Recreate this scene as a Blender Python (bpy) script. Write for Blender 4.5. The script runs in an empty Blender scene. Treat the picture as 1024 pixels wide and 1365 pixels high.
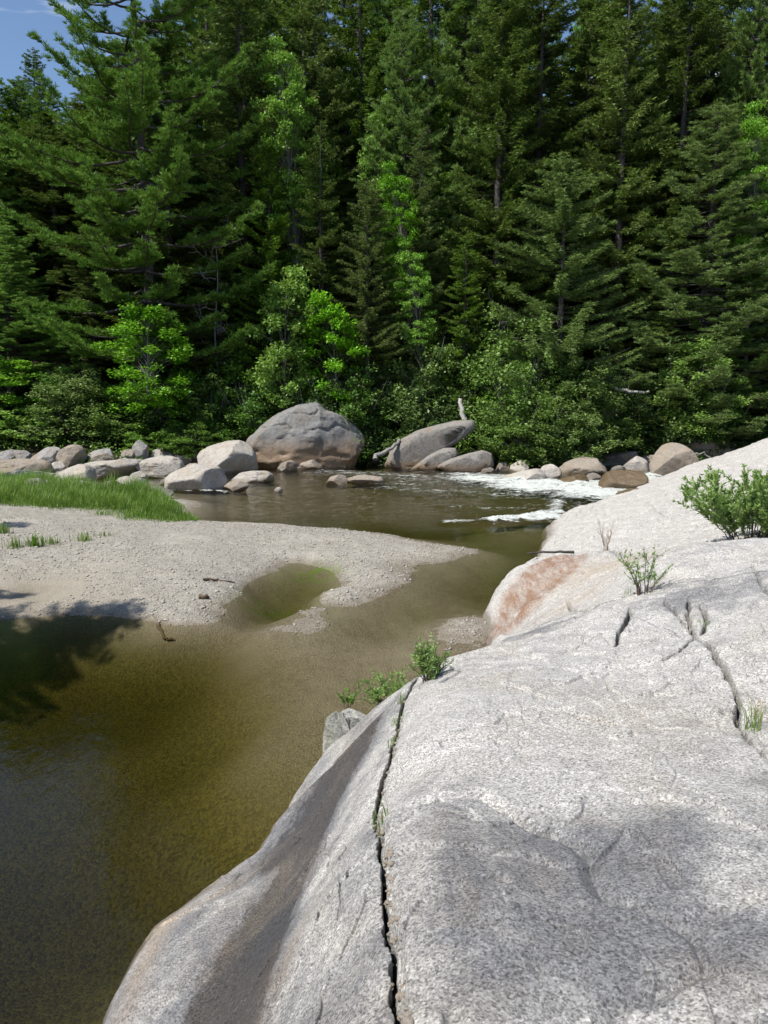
import bpy, math, random
import numpy as np
from mathutils import Vector
random.seed(7)
PI = math.pi
sc = bpy.context.scene
COL = sc.collection

# ------------------------------------------------------------ camera model
FPX, CX, CY = 1063.0, 512.0, 682.5
PITCH = math.atan(162.5 / FPX)
CAMZ = 3.3
cp_, sp_ = math.cos(PITCH), math.sin(PITCH)
def ray(u, v):
    xc = (u - CX) / FPX; yc = -(v - CY) / FPX
    return xc, cp_ + yc * sp_, -sp_ + yc * cp_
def at(u, v, z=0.0):
    dx, dy, dz = ray(u, v)
    t = (z - CAMZ) / dz
    return dx * t, dy * t
def at_dist(u, v, Y):
    dx, dy, dz = ray(u, v)
    t = Y / dy
    return dx * t, CAMZ + dz * t       # X, Z on the plane y = Y
cam = bpy.data.cameras.new('camera'); camo = bpy.data.objects.new('camera', cam)
COL.objects.link(camo); sc.camera = camo
camo.location = (0, 0, CAMZ); camo.rotation_euler = (PI / 2 - PITCH, 0, 0)
cam.sensor_fit = 'HORIZONTAL'; cam.sensor_width = 36; cam.lens = 36 * FPX / 1024
cam.clip_end = 2000; cam.clip_start = 0.05

# ------------------------------------------------------------ numpy helpers
def hsh(i, j, k, seed):
    with np.errstate(over='ignore'):
        h = (i.astype(np.uint32) * np.uint32(374761393)) ^ (j.astype(np.uint32) * np.uint32(668265263)) \
            ^ (k.astype(np.uint32) * np.uint32(2246822519)) ^ np.uint32((seed * 3266489917) & 0xffffffff)
        h = (h ^ (h >> np.uint32(13))) * np.uint32(1274126177)
        h = (h ^ (h >> np.uint32(16))) * np.uint32(2654435761)
        h = h ^ (h >> np.uint32(15))
    return h.astype(np.float64) / 4294967295.0 * 2 - 1
def vnoise(x, y, z, seed=0):
    x, y, z = np.broadcast_arrays(np.asarray(x, float), y, z)
    i, j, k = np.floor(x), np.floor(y), np.floor(z)
    fx, fy, fz = x - i, y - j, z - k
    i, j, k = i.astype(np.int64), j.astype(np.int64), k.astype(np.int64)
    s = lambda t: t * t * t * (t * (t * 6 - 15) + 10)
    fx, fy, fz = s(fx), s(fy), s(fz)
    r = 0
    for a in (0, 1):
        wx = fx if a else 1 - fx
        for b in (0, 1):
            wy = fy if b else 1 - fy
            for c in (0, 1):
                r = r + wx * wy * (fz if c else 1 - fz) * hsh(i + a, j + b, k + c, seed)
    return r
def fbm(x, y, z=0.0, oct=4, seed=0, rough=.5):
    x = np.asarray(x, float); y = np.asarray(y, float); z = np.asarray(z, float)
    r = 0; a = 1; t = 0
    for o in range(oct):
        r = r + a * vnoise(x * 2**o + 13.7 * o, y * 2**o + 7.1 * o, z * 2**o + 3.3 * o, seed + o); t += a; a *= rough
    return r / t
def vnoise2(x, y, seed=0):
    i, j = np.floor(x), np.floor(y)
    fx, fy = x - i, y - j
    i, j = i.astype(np.int64), j.astype(np.int64)
    s = lambda t: t * t * t * (t * (t * 6 - 15) + 10)
    fx, fy = s(fx), s(fy); k = np.zeros_like(i)
    return (1 - fx) * ((1 - fy) * hsh(i, j, k, seed) + fy * hsh(i, j + 1, k, seed)) + fx * ((1 - fy) * hsh(i + 1, j, k, seed) + fy * hsh(i + 1, j + 1, k, seed))
def fbm2(x, y, oct=4, seed=0, rough=.5):
    r = 0; a = 1; t = 0
    for o in range(oct):
        r = r + a * vnoise2(x * 2**o + 13.7 * o, y * 2**o + 7.1 * o, seed + o); t += a; a *= rough
    return r / t
def smooth(a, b, x):
    t = np.clip((x - a) / (b - a), 0, 1); return t * t * (3 - 2 * t)
class TPS:
    def __init__(s, P, Z, lam=1e-3):
        P = np.array(P, float); Z = np.array(Z, float); n = len(P)
        s.c = P.mean(0); s.s = P.std() + 1e-9; P = (P - s.c) / s.s; s.P = P
        K = s.k(np.linalg.norm(P[:, None] - P[None], axis=2)) + lam * np.eye(n)
        A = np.zeros((n + 3, n + 3)); A[:n, :n] = K; A[:n, n] = 1; A[:n, n + 1:] = P; A[n, :n] = 1; A[n + 1:, :n] = P.T
        s.w = np.linalg.solve(A, np.concatenate([Z, [0, 0, 0]]))
    def k(s, r):
        return np.where(r > 1e-9, r * r * np.log(r + 1e-12), 0)
    def __call__(s, x, y):
        x = (np.asarray(x, float) - s.c[0]) / s.s; y = (np.asarray(y, float) - s.c[1]) / s.s
        r = s.w[-3] + s.w[-2] * x + s.w[-1] * y
        for p, w in zip(s.P, s.w[:-3]):
            d2 = (x - p[0])**2 + (y - p[1])**2
            r = r + w * 0.5 * d2 * np.log(d2 + 1e-18)
        return r
def seg_dist(poly, x, y, closed=False, signed=False, width=False):
    P = np.array(poly, float); best = np.full(np.shape(x), 1e9); sgn = np.zeros(np.shape(x)); tt = np.zeros(np.shape(x))
    n = len(P); m = n if closed else n - 1
    for i in range(m):
        a = P[i]; b = P[(i + 1) % n]; d = b - a; L = (d * d).sum() + 1e-12
        t0 = ((x - a[0]) * d[0] + (y - a[1]) * d[1]) / L; t = np.clip(t0, 0, 1)
        if not closed and signed:
            if i == 0: t = np.clip(t0, -1e3, 1)
            if i == m - 1: t = np.clip(t0, 0 if i else -1e3, 1e3)
        dx = x - a[0] - d[0] * t; dy = y - a[1] - d[1] * t; q = dx * dx + dy * dy
        cl = q < best
        best = np.where(cl, q, best)
        if signed: sgn = np.where(cl, np.sign(d[0] * dy - d[1] * dx), sgn)
        if width: tt = np.where(cl, (i + np.clip(t0, 0, 1)) / m, tt)
    best = np.sqrt(best)
    if signed: return best * sgn
    if width: return best, tt
    return best
def inside(poly, x, y):
    P = np.array(poly, float); n = len(P); r = np.zeros(np.shape(x), bool)
    for i in range(n):
        x1, y1 = P[i]; x2, y2 = P[(i + 1) % n]
        c = ((y1 > y) != (y2 > y)) & (x < (x2 - x1) * (y - y1) / (y2 - y1 + 1e-12) + x1)
        r ^= c
    return r

def mesh_np(name, V, F, mat=None, smooth_=False, attrs=None):
    V = np.ascontiguousarray(V, dtype=np.float32); F = np.ascontiguousarray(F, dtype=np.int32)
    k = F.shape[1]; me = bpy.data.meshes.new(name)
    me.vertices.add(len(V)); me.vertices.foreach_set('co', V.ravel())
    me.loops.add(F.size); me.loops.foreach_set('vertex_index', F.ravel())
    me.polygons.add(len(F)); me.polygons.foreach_set('loop_start', np.arange(0, F.size, k, dtype=np.int32))
    me.polygons.foreach_set('loop_total', np.full(len(F), k, dtype=np.int32))
    me.polygons.foreach_set('use_smooth', np.full(len(F), smooth_, dtype=bool))
    for a, d in (attrs or {}).items():
        at_ = me.attributes.new(a, 'FLOAT', 'POINT'); at_.data.foreach_set('value', np.ascontiguousarray(d, dtype=np.float32))
    me.update(calc_edges=True)
    if mat: me.materials.append(mat)
    return me
def link(name, me, parent=None, loc=None):
    o = bpy.data.objects.new(name, me); COL.objects.link(o)
    if parent: o.parent = parent
    if loc is not None: o.location = loc
    return o
def tag(o, label=None, cat=None, group=None, kind=None):
    if label: o['label'] = label
    if cat: o['category'] = cat
    if group: o['group'] = group
    if kind: o['kind'] = kind
    return o
class MB:                                   # quads/tris gatherer
    def __init__(s): s.V = []; s.F = []; s.n = 0
    def add(s, V, F):
        V = np.asarray(V, float); F = np.asarray(F, int)
        if F.shape[1] == 3: F = np.concatenate([F, F[:, 2:]], 1)
        s.V.append(V); s.F.append(F + s.n); s.n += len(V)
    def tube(s, pts, r0, r1, k=6, jit=0, rng=None):
        pts = np.asarray(pts, float); n = len(pts)
        d = np.gradient(pts, axis=0); d /= np.linalg.norm(d, axis=1)[:, None] + 1e-9
        up = np.where(np.abs(d[:, 2:3]) > .9, np.array([[1., 0, 0]]), np.array([[0., 0, 1]]))
        a = np.cross(d, up); a /= np.linalg.norm(a, axis=1)[:, None] + 1e-9; b = np.cross(d, a)
        R = np.linspace(r0, r1, n)[:, None, None]; th = np.arange(k) * 2 * PI / k
        ring = a[:, None] * np.cos(th)[None, :, None] + b[:, None] * np.sin(th)[None, :, None]
        if jit: R = R * (1 + jit * (rng.random((n, k, 1)) - .5))
        V = (pts[:, None] + ring * R).reshape(-1, 3)
        i = np.arange(n - 1)[:, None] * k; j = np.arange(k)[None]; j2 = (j + 1) % k
        F = np.stack([i + j, i + j2, i + k + j2, i + k + j], -1).reshape(-1, 4)
        s.add(V, F)
    def mesh(s, name, mat, smooth_=True):
        V = np.concatenate(s.V); F = np.concatenate(s.F)
        tri = F[:, 2] == F[:, 3]
        me = mesh_np(name, V, F[~tri] if (~tri).any() else F[:, :3], mat, smooth_)
        return me

# ------------------------------------------------------------ node helpers
def newmat(name):
    m = bpy.data.materials.new(name); m.use_nodes = True; m.node_tree.nodes.clear(); return m
class NT:
    def __init__(s, tree): s.t = tree
    def n(s, typ, ins=None, out=0, **props):
        nd = s.t.nodes.new(typ)
        for k, v in props.items(): setattr(nd, k, v)
        for k, v in (ins or {}).items(): s.set(nd, k, v)
        return nd if out is None else nd.outputs[out]
    def set(s, nd, k, v):
        sk = nd.inputs[k]
        if isinstance(v, bpy.types.NodeSocket): s.t.links.new(v, sk)
        else:
            if sk.type == 'RGBA' and isinstance(v, (tuple, list)) and len(v) == 3: v = (*v, 1)
            sk.default_value = v
    def math(s, op, a, b=0.0, clamp=False):
        return s.n('ShaderNodeMath', {0: a, 1: b}, operation=op, use_clamp=clamp)
    def mix(s, f, a, b, blend='MIX'):
        nd = s.t.nodes.new('ShaderNodeMix'); nd.data_type = 'RGBA'; nd.blend_type = blend
        s.set(nd, 0, f); s.set(nd, 6, a); s.set(nd, 7, b); return nd.outputs[2]
    def noise(s, co, scale, detail=3, rough=.5, out=0, dist=0.0):
        return s.n('ShaderNodeTexNoise', {'Vector': co, 'Scale': scale, 'Detail': detail, 'Roughness': rough, 'Distortion': dist}, out=out)
    def ramp(s, f, stops, interp='LINEAR'):
        nd = s.t.nodes.new('ShaderNodeValToRGB'); s.set(nd, 0, f); nd.color_ramp.interpolation = interp
        el = nd.color_ramp.elements
        while len(el) < len(stops): el.new(.5)
        for e, (p, c) in zip(el, stops):
            e.position = p; e.color = (c, c, c, 1) if not isinstance(c, (tuple, list)) else (*c, 1)
        return nd.outputs[0]
    def rng(s, f, a, b, c=0.0, d=1.0, smooth_=False):
        return s.n('ShaderNodeMapRange', {0: f, 1: a, 2: b, 3: c, 4: d}, interpolation_type='SMOOTHSTEP' if smooth_ else 'LINEAR')
    def scale(s, co, v, rot=(0, 0, 0)):
        return s.n('ShaderNodeMapping', {'Vector': co, 'Scale': v, 'Rotation': rot})
    def bump(s, h, dist, strength=1.0, normal=None):
        ins = {'Height': h, 'Distance': dist, 'Strength': strength}
        if normal is not None: ins['Normal'] = normal
        return s.n('ShaderNodeBump', ins)
    def attr(s, name): return s.n('ShaderNodeAttribute', out=2, attribute_name=name)
    def output(s, surf=None, vol=None):
        o = s.t.nodes.new('ShaderNodeOutputMaterial')
        if surf is not None: s.t.links.new(surf, o.inputs['Surface'])
        if vol is not None: s.t.links.new(vol, o.inputs['Volume'])

def granite(name, light=(.50, .48, .455), dark=(.16, .16, .165), warm=(.42, .33, .235), warm_amt=.5, patch=.5, wet=False, speck=1.0, wetz=.12, ledge=False, wcol=(.10, .065, .03), wamt=.55):
    m = newmat(name); t = NT(m.node_tree)
    co = t.n('ShaderNodeTexCoord', out=3)
    if not ledge:
        oi = t.n('ShaderNodeObjectInfo', out=5)
        co = t.n('ShaderNodeVectorMath', {0: co, 1: t.n('ShaderNodeCombineXYZ', {0: t.math('MULTIPLY', oi, 37.0), 1: t.math('MULTIPLY', oi, 91.0), 2: 0.0})}, operation='ADD')
    big = t.noise(co, .9 if ledge else .8, 5, .6, dist=.4)
    mid = t.noise(co, 4.5, 8, .72, dist=.3)
    fine = t.noise(co, 85.0 if ledge else 30.0, 5, .8)
    grain = t.n('ShaderNodeTexVoronoi', {'Vector': co, 'Scale': 150.0 if ledge else 60.0}, out=1)
    g = t.n('ShaderNodeSeparateColor', {0: grain}, out=0)
    base = t.mix(t.rng(mid, .35, .62), light, tuple(c * .78 for c in light))
    # lichen-dark patches
    pm = t.math('ADD', t.math('MULTIPLY', big, .55), t.math('MULTIPLY', mid, .45))
    pm = t.math('ADD', pm, t.math('MULTIPLY', t.math('SUBTRACT', fine, .5), .35))
    if ledge: pm = t.math('ADD', pm, t.math('MULTIPLY', t.attr('dark'), .38))
    pf = t.rng(pm, .60 - .12 * patch, .80 - .12 * patch, 0, .92)
    base = t.mix(pf, base, dark)
    if ledge:
        sn = t.noise(t.scale(co, (7, 2.2, 3), (0, 0, -.55)), 2.4, 8, .75)
        dk = t.rng(t.math('ADD', t.attr('dark'), t.math('MULTIPLY', t.math('SUBTRACT', sn, .5), 2.6)), .75, 1.5, 0, .9)
        base = t.mix(dk, base, t.mix(t.rng(big, .4, .6), (.052, .050, .052), (.070, .060, .054)))
    # warm iron stain
    wn = t.noise(t.scale(co, (1.0, 1.0, .6)), 1.7, 6, .62, dist=.6)
    wf = t.rng(wn, .50, .75, 0, warm_amt)
    if ledge: wf = t.math('MAXIMUM', t.math('MULTIPLY', wf, .55), t.math('MULTIPLY', t.attr('warm'), t.rng(mid, .3, .6, .25, .8)), True)
    base = t.mix(wf, base, warm)
    if ledge:
        st = t.noise(t.scale(co, (6, .9, 3), (0, 0, -.5)), 1.6, 6, .65)
        rf = t.math('MULTIPLY', t.rng(t.attr('rust'), .25, .6), t.rng(st, .33, .58, .15, .88))
        base = t.mix(rf, base, (.25, .135, .075))
        base = t.mix(t.math('MULTIPLY', t.attr('moss_shade'), t.rng(fine, .35, .65, .2, .95)), base, (.035, .036, .018))  # moss and soil in the cracks, with crack shade painted into the same dark tone
    # salt and pepper grain
    sp = t.ramp(g, [(0, .42), (.22, .66), (.45, 1.0), (.8, 1.18), (1, 1.42)])
    sp = t.mix(speck * (.8 if ledge else .62), (1, 1, 1), sp)
    base = t.mix(1.0, base, sp, 'MULTIPLY')
    fn = t.ramp(fine, [(.33, .38), (.45, .88), (.58, 1.12), (.70, 1.4)])
    base = t.mix((.5 if ledge else .85) * speck, base, fn, 'MULTIPLY')
    if ledge:
        g2 = t.n('ShaderNodeSeparateColor', {0: t.n('ShaderNodeTexVoronoi', {'Vector': co, 'Scale': 135.0}, out=1)}, out=None)
        base = t.mix(.6, base, t.ramp(g2.outputs[0], [(.10, .30), (.20, .85), (.5, 1.0), (.80, 1.05), (.92, 1.45)]), 'MULTIPLY')
        g3 = t.n('ShaderNodeSeparateColor', {0: t.n('ShaderNodeTexVoronoi', {'Vector': co, 'Scale': 80.0}, out=1)}, out=None)
        base = t.mix(.35, base, t.ramp(g3.outputs[1], [(.06, .45), (.14, .95), (.85, 1.0), (.96, 1.3)]), 'MULTIPLY')
    z = t.n('ShaderNodeSeparateXYZ', {0: t.n('ShaderNodeNewGeometry', out=0)}, out=2)
    wetn = t.math('ADD', z, t.math('MULTIPLY', t.math('SUBTRACT', mid, .5), .25))
    wm = t.rng(wetn, wetz * .35, wetz, 1, 0, True)
    base = t.mix(t.math('MULTIPLY', wm, wamt), base, wcol)
    if wet: base = t.mix(.6, base, (.09, .06, .03))
    rough = t.rng(wm, 0, 1, .85, .3)
    if wet: rough = .28
    hgt = t.math('ADD', t.math('MULTIPLY', mid, .2 if ledge else .8), t.math('MULTIPLY', fine, .05))
    nrm = t.bump(hgt, .05 if ledge else .10, .8)
    if ledge: nrm = t.bump(fine, .012, .6, nrm)
    b = t.n('ShaderNodeBsdfPrincipled', {'Base Color': base, 'Roughness': rough, 'Normal': nrm, 'Specular IOR Level': .3})
    t.output(b); return m

def foliage(name, c1, c2, tip=None, trans=.30, sheen=.25, vary=.35):
    m = newmat(name); t = NT(m.node_tree)
    tint = t.attr('tint'); oi = t.n('ShaderNodeObjectInfo', out=5)
    c = t.mix(tint, c1, c2)
    if tip: c = t.mix(t.attr('tip'), c, tip)
    hv = t.n('ShaderNodeHueSaturation', {'Hue': t.rng(oi, 0, 1, .487, .513), 'Saturation': t.rng(oi, 0, 1, .85, 1.08), 'Value': t.rng(t.n('ShaderNodeTexWhiteNoise', {'W': oi}, out=0, noise_dimensions='1D'), 0, 1, 1 - vary, 1 + vary), 'Color': c})
    d = t.n('ShaderNodeBsdfDiffuse', {'Color': hv})
    tr = t.n('ShaderNodeBsdfTranslucent', {'Color': t.mix(.35, hv, (.16, .26, .03))})
    g = t.n('ShaderNodeBsdfGlossy', {'Color': (.8, .9, .8, 1), 'Roughness': .45})
    s1 = t.n('ShaderNodeMixShader', {0: trans, 1: d, 2: tr})
    s2 = t.n('ShaderNodeMixShader', {0: sheen * .12, 1: s1, 2: g})
    t.output(s2); return m
def bark(name, c1, c2, sc_=14.0):
    m = newmat(name); t = NT(m.node_tree); co = t.n('ShaderNodeTexCoord', out=3)
    n = t.noise(t.scale(co, (1, 1, .25)), sc_, 6, .7)
    c = t.mix(t.rng(n, .35, .65), c1, c2)
    t.output(t.n('ShaderNodeBsdfPrincipled', {'Base Color': c, 'Roughness': .9, 'Normal': t.bump(n, .03)})); return m

M_LEDGE = granite('ledge_granite', ledge=True, wetz=.16, patch=.66, light=(.53, .512, .48), dark=(.185, .185, .19))
M_B = {
 'grey': granite('boulder_grey', light=(.33, .315, .30), dark=(.11, .11, .11), warm=(.30, .19, .11), warm_amt=.8, speck=.6, patch=.55, wetz=.5),
 'pale': granite('boulder_pale', light=(.44, .405, .36), dark=(.20, .19, .17), warm=(.37, .29, .19), warm_amt=.6, speck=.5, patch=.2, wetz=.16),
 'brown': granite('boulder_brown', light=(.32, .275, .225), dark=(.13, .115, .095), warm=(.27, .195, .12), warm_amt=.6, speck=.5, patch=.4, wetz=.22),
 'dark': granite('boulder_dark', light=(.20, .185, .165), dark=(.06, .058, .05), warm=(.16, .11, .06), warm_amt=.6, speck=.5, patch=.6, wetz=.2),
 'wet': granite('boulder_wet', light=(.22, .17, .11), dark=(.08, .06, .04), warm=(.17, .11, .05), warm_amt=.7, wet=True, speck=.5),
}
M_B['dome'] = granite('dome_granite', light=(.235, .23, .222), dark=(.09, .09, .09), warm=(.25, .175, .105), warm_amt=.6, speck=.6, patch=.6, wetz=1.5, wcol=(.24, .155, .085), wamt=.75)
M_B['slab'] = granite('slab_granite', light=(.27, .25, .225), dark=(.09, .085, .075), warm=(.26, .18, .10), warm_amt=.8, speck=.6, patch=.5, wetz=.45, wcol=(.22, .14, .075), wamt=.6)
M_SPRUCE = foliage('spruce_needles', (.050, .088, .014), (.120, .190, .026), tip=(.20, .28, .035), trans=.25, sheen=.1)
M_PINE = foliage('pine_needles', (.095, .190, .036), (.19, .335, .058), tip=(.27, .37, .065), trans=.28, vary=.2, sheen=.12)
M_CEDAR = foliage('grey_green_sprays', (.095, .14, .042), (.18, .24, .075), trans=.25, vary=.12, sheen=.12)
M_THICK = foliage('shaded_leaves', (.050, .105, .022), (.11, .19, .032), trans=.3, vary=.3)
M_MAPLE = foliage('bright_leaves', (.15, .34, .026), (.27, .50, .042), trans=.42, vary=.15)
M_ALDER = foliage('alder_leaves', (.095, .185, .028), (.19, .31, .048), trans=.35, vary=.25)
M_WILLOW = foliage('willow_leaves', (.13, .25, .04), (.23, .38, .075), trans=.35, vary=.1)
M_GRASS = foliage('grass_blades', (.10, .20, .025), (.24, .36, .06), trans=.4, vary=.1)
M_DRY = foliage('dry_stems', (.28, .20, .12), (.40, .30, .18), trans=.1, vary=.1)
M_BARK = bark('dark_bark', (.03, .026, .022), (.085, .074, .063))
M_BARKG = bark('grey_bark', (.14, .13, .12), (.28, .265, .25))
M_BIRCH = bark('weathered_wood', (.30, .28, .25), (.55, .53, .49))
M_STEM = bark('stem_bark', (.10, .065, .04), (.20, .14, .09), 60)

# ------------------------------------------------------------ the ledge height field
LP = [ # (u, v, z)
 (530,1365,1.66),(760,1365,1.70),(1023,1365,1.76),(530,1280,1.64),(520,1200,1.60),(760,1200,1.66),(1023,1200,1.74),
 (515,1100,1.50),(700,1100,1.58),(880,1100,1.66),(1023,1100,1.70),(535,1000,1.36),(700,1000,1.50),(880,1000,1.60),(1023,1010,1.62),
 (550,930,1.18),(640,900,1.27),(780,910,1.47),(900,900,1.52),(1000,920,1.60),
 (600,880,1.06),(680,855,1.14),(770,830,1.33),(840,800,1.42),(920,850,1.50),(905,790,1.55),
 (890,742,1.62),(960,745,1.70),(1030,755,1.78),(970,800,1.62),(1040,860,1.70),
 # left slab
 (490,1365,1.56),(430,1365,1.42),(375,1365,1.22),(490,1250,1.50),(430,1220,1.33),(400,1240,1.20),(480,1140,1.36),(450,1150,1.18),
 (490,1080,1.22),(500,1020,1.12),(515,960,1.02),(455,1080,.84),(430,1110,.78),(395,1160,.66),(350,1250,.66),(310,1365,.80),
 (420,1050,.42),(450,1010,.50),(480,975,.68),(385,1110,.38),(300,1220,.45),(250,1290,.55),(220,1365,.52),(250,1235,.38),(325,1182,.36),(205,1290,.40),
 # red block
 (655,842,.05),(700,832,.45),(665,800,.32),(690,775,.50),(735,742,.66),(780,745,.88),(830,742,1.0),(775,775,.92),(750,805,.90),(705,810,.55),(800,795,1.15),
 # far slab
 (728,715,.05),(745,690,.10),(780,720,.55),(850,728,.85),(800,670,.12),(820,690,.5),(880,690,.9),(870,645,.25),(905,650,.8),(930,620,.7),(960,640,1.1),
 (1000,600,1.15),(1010,660,1.35),(960,690,1.2),(1023,592,1.35),(1150,640,1.9),(1150,720,1.8),(1200,600,1.9)]
PP = [at(u, v, z) for u, v, z in LP]; ZZ = [z for _, _, z in LP]
for x, y, z in ((-.9, .9, 1.1), (0, .5, 1.68), (0, -2, 1.7), (-2.2, -2, .9), (2, -2, 1.9), (3, .8, 1.9), (6, 0, 2.3), (6, 5, 2.3), (9, 9, 2.6), (12, 14, 2.6), (-1.6, 1.2, .5), (14, 24, 2.6), (22, 28, 2.6), (1.2, .6, 1.72)):
    PP.append((x, y)); ZZ.append(z)
_tps = TPS(PP, ZZ, 2e-4)
OUT = [(150,1420,-.1),(160,1365,0),(178,1300,0),(188,1224,.0),(262,1180,.0),(345,1152,.0),(362,1105,.05),(395,1062,.10),(438,1010,.2),(478,978,.45),(516,938,.72),
       (530,914,.82),(560,888,.9),(600,868,.98),(645,850,1.0)]
OUTW = [at(*p) for p in OUT] + [at(*p) for p in [(650,845,0),(656,802,.15),(682,768,.35),(728,736,.5),(724,716,0),(735,694,0),(800,666,0),(868,640,.1),(905,622,.3),(945,605,.7),(1024,587,1.2),(1150,578,1.6),(1400,560,2.2)]]
OUTW = OUTW + [(60, 45), (60, -12), (-3.2, -12), (-2.6, -2), (-2.0, .6), (-1.75, 1.8)]
def base_h(x, y):
    return _tps(x, y)
def on_base(u, v, z0=1.3, lo=-.2):
    z = z0
    for i in range(40):
        x, y = at(u, v, z); z = .7 * z + .3 * max(lo, float(base_h(np.array(x), np.array(y))))
    return at(u, v, z) + (z,)
def wl(pts, z0=1.4): return [on_base(u, v, z0)[:2] for u, v in pts]
K1 = wl([(556,905),(541,930),(533,960),(528,985),(520,1012),(508,1045),(500,1075),(502,1100),(510,1140),(513,1175),(511,1205),(518,1240),(523,1290),(527,1340),(530,1400)])
CR = [ # polyline, half width, depth, jitter
 (K1, .012, .13, .014),
 (wl([(565,1076),(600,1084),(625,1090),(650,1101),(680,1100),(705,1092),(722,1086)]), .013, .045, .006),
 (wl([(590,1145),(640,1138),(700,1125),(745,1100)]), .03, .018, .01),
 (wl([(842,812),(835,835),(824,850),(821,868)]), .035, .16, .02),
 (wl([(880,795),(893,812),(912,832),(930,852),(950,868),(968,895),(985,925),(984,955),(996,985),(1012,1005),(1030,1030)]), .026, .15, .02),
 (wl([(918,795),(916,820),(926,850),(905,872),(872,888)]), .022, .12, .02),
 (wl([(808,908),(812,920),(826,927),(836,926)]), .008, .04, .004),
 (wl([(1003,752),(1012,780),(1030,800)]), .02, .06, .01),
 (wl([(935,808),(942,830),(935,850)]), .03, .10, .02),
 (wl([(350,1150),(352,1200),(318,1260),(290,1320),(275,1380)]), .2, .02, .02),
 (wl([(755,800),(762,812),(790,816),(800,806)], .9), .02, .07, .01),
 (wl([(735,737),(775,739),(815,735),(850,742),(880,742)], .9), .12, .30, .05),
 (wl([(862,668),(876,684),(893,692),(905,702)], .9), .03, .05, .03),
 (wl([(800,712),(808,725),(815,735)], .8), .02, .05, .02),
 (wl([(700,1040),(740,1030),(770,1025)]), .02, .012, .01),
 (wl([(560,1000),(640,985),(690,1000)]), .008, .02, .02), (wl([(760,870),(800,850),(822,868)]), .012, .05, .01), (wl([(640,1240),(720,1228),(800,1240),(860,1228)]), .008, .02, .02), (wl([(900,1060),(960,1080),(1030,1075)]), .008, .025, .02), (wl([(430,1110),(455,1180),(450,1260)]), .008, .025, .015),
 (wl([(640,850),(700,828),(760,815),(800,800)], 1.1), .05, .0, .02),
]
RSPL = wl([(640,862),(668,848),(720,832),(770,818),(805,790),(830,760),(880,742)], 1.0)
FSPL = wl([(735,737),(775,739),(815,735),(850,742),(880,742)], .9)
K5 = [CR[4][0][0]] + CR[4][0][1:]
def ledge_h(x, y, fine=True):
    x = np.asarray(x, float); y = np.asarray(y, float)
    h = base_h(x, y)
    r = np.hypot(x, y)
    s = seg_dist(OUTW, x, y, closed=True) * np.where(inside(OUTW, x, y), 1, -1)
    if fine:
        s = s + .05 * fbm2(x * 2.3, y * 2.3, 4, 5) * np.clip(r / 5, .5, 3)
        h = h + .035 * fbm2(x * .9 + 3, y * .9, 4, 11) + .010 * fbm2(x * 6, y * 3.5, 4, 21)
        # exfoliation steps: thin shells lifting along contour-like lines
        q = fbm2(x * .8 - y * .45, y * .8 + x * .3, 4, 31) * 3.2
        f = q - np.floor(q); h = h + .022 * smooth(.0, .05, f) * (1 - f)
        q = fbm2(x * 1.9 + 9, y * 1.2, 3, 131) * 2.4; f = q - np.floor(q); h = h + .010 * smooth(.0, .08, f) * (1 - f)
        h = h - .035 * np.clip(1 - np.abs(fbm2(x * .55 + 4, y * .8 + 2, 3, 140)) * 22, 0, 1) * (fbm2(x * 1.1, y * 1.1, 2, 141) > .05)
        far = smooth(9, 14, r); q = fbm2(x * .5, y * .5, 4, 77) * 5; f = q - np.floor(q)
        h = h + far * (.09 * fbm2(x * .7, y * .7, 5, 41) + .05 * smooth(0, .1, f) * (1 - f))
    w = np.where(r < 5, .075, .06)
    d = w * np.logaddexp(0, -s / w)
    h = h - 2.0 * d
    crk = np.zeros_like(h)
    for i, (pl, wd, dp, jt) in enumerate(CR):
        if dp == 0: continue
        P = np.array(pl); m = (x > P[:, 0].min() - .8) & (x < P[:, 0].max() + .8) & (y > P[:, 1].min() - .8) & (y < P[:, 1].max() + .8)
        if not m.any(): continue
        xx = x[m] + jt * 1.5 * fbm2(x[m] * 11, y[m] * 11, 5, 50 + i, .62); yy = y[m] + jt * 1.5 * fbm2(x[m] * 11 + 40, y[m] * 11, 5, 60 + i, .62)
        dd, tt = seg_dist(pl, xx, yy, width=True)
        ends = smooth(0, .12, tt) * smooth(1, .88, tt) if i else 1.0
        wv = wd * (.48 if i else 1) * (.35 + 1.1 * (fbm2(xx * 5, yy * 5, 3, 90 + i) * .5 + .5)) * (.4 + .6 * ends)
        prof = np.exp(-(dd / wv)**4) * dp * (.65 if i else 1) * ends
        if i == 0:
            sdd = seg_dist(pl, xx, yy, signed=True); sw = .034 * (.6 + .8 * np.abs(fbm2(xx * 4, yy * 4, 3, 97)))
            prof = np.exp(-(sdd / .008)**4) * dp + smooth(-.004, .004, sdd) * smooth(sw + .006, sw - .004, sdd) * (.035 + .03 * fbm2(xx * 30, yy * 30, 3, 98))
        rim = np.exp(-(dd / (wv * 2.6))**2) * dp * .13 * ends
        h[m] -= prof + rim
        crk[m] = np.maximum(crk[m], (np.exp(-(dd / (wv * 1.3))**4) if i else np.exp(-(sdd / .010)**4) + .45 * smooth(0, .004, sdd) * smooth(sw, sw - .01, sdd) * (fbm2(xx * 12, yy * 12, 3, 99) > 0)) * min(1, dp / .1) * ends)
    if not fine: return h
    return h, crk, s
def ledge_hit(u, v, z0=1.3):
    z = z0
    for i in range(40):
        x, y = at(u, v, z); z = .7 * z + .3 * float(ledge_h(np.array([x]), np.array([y]))[0][0])
    return at(u, v, z) + (z,)

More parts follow.
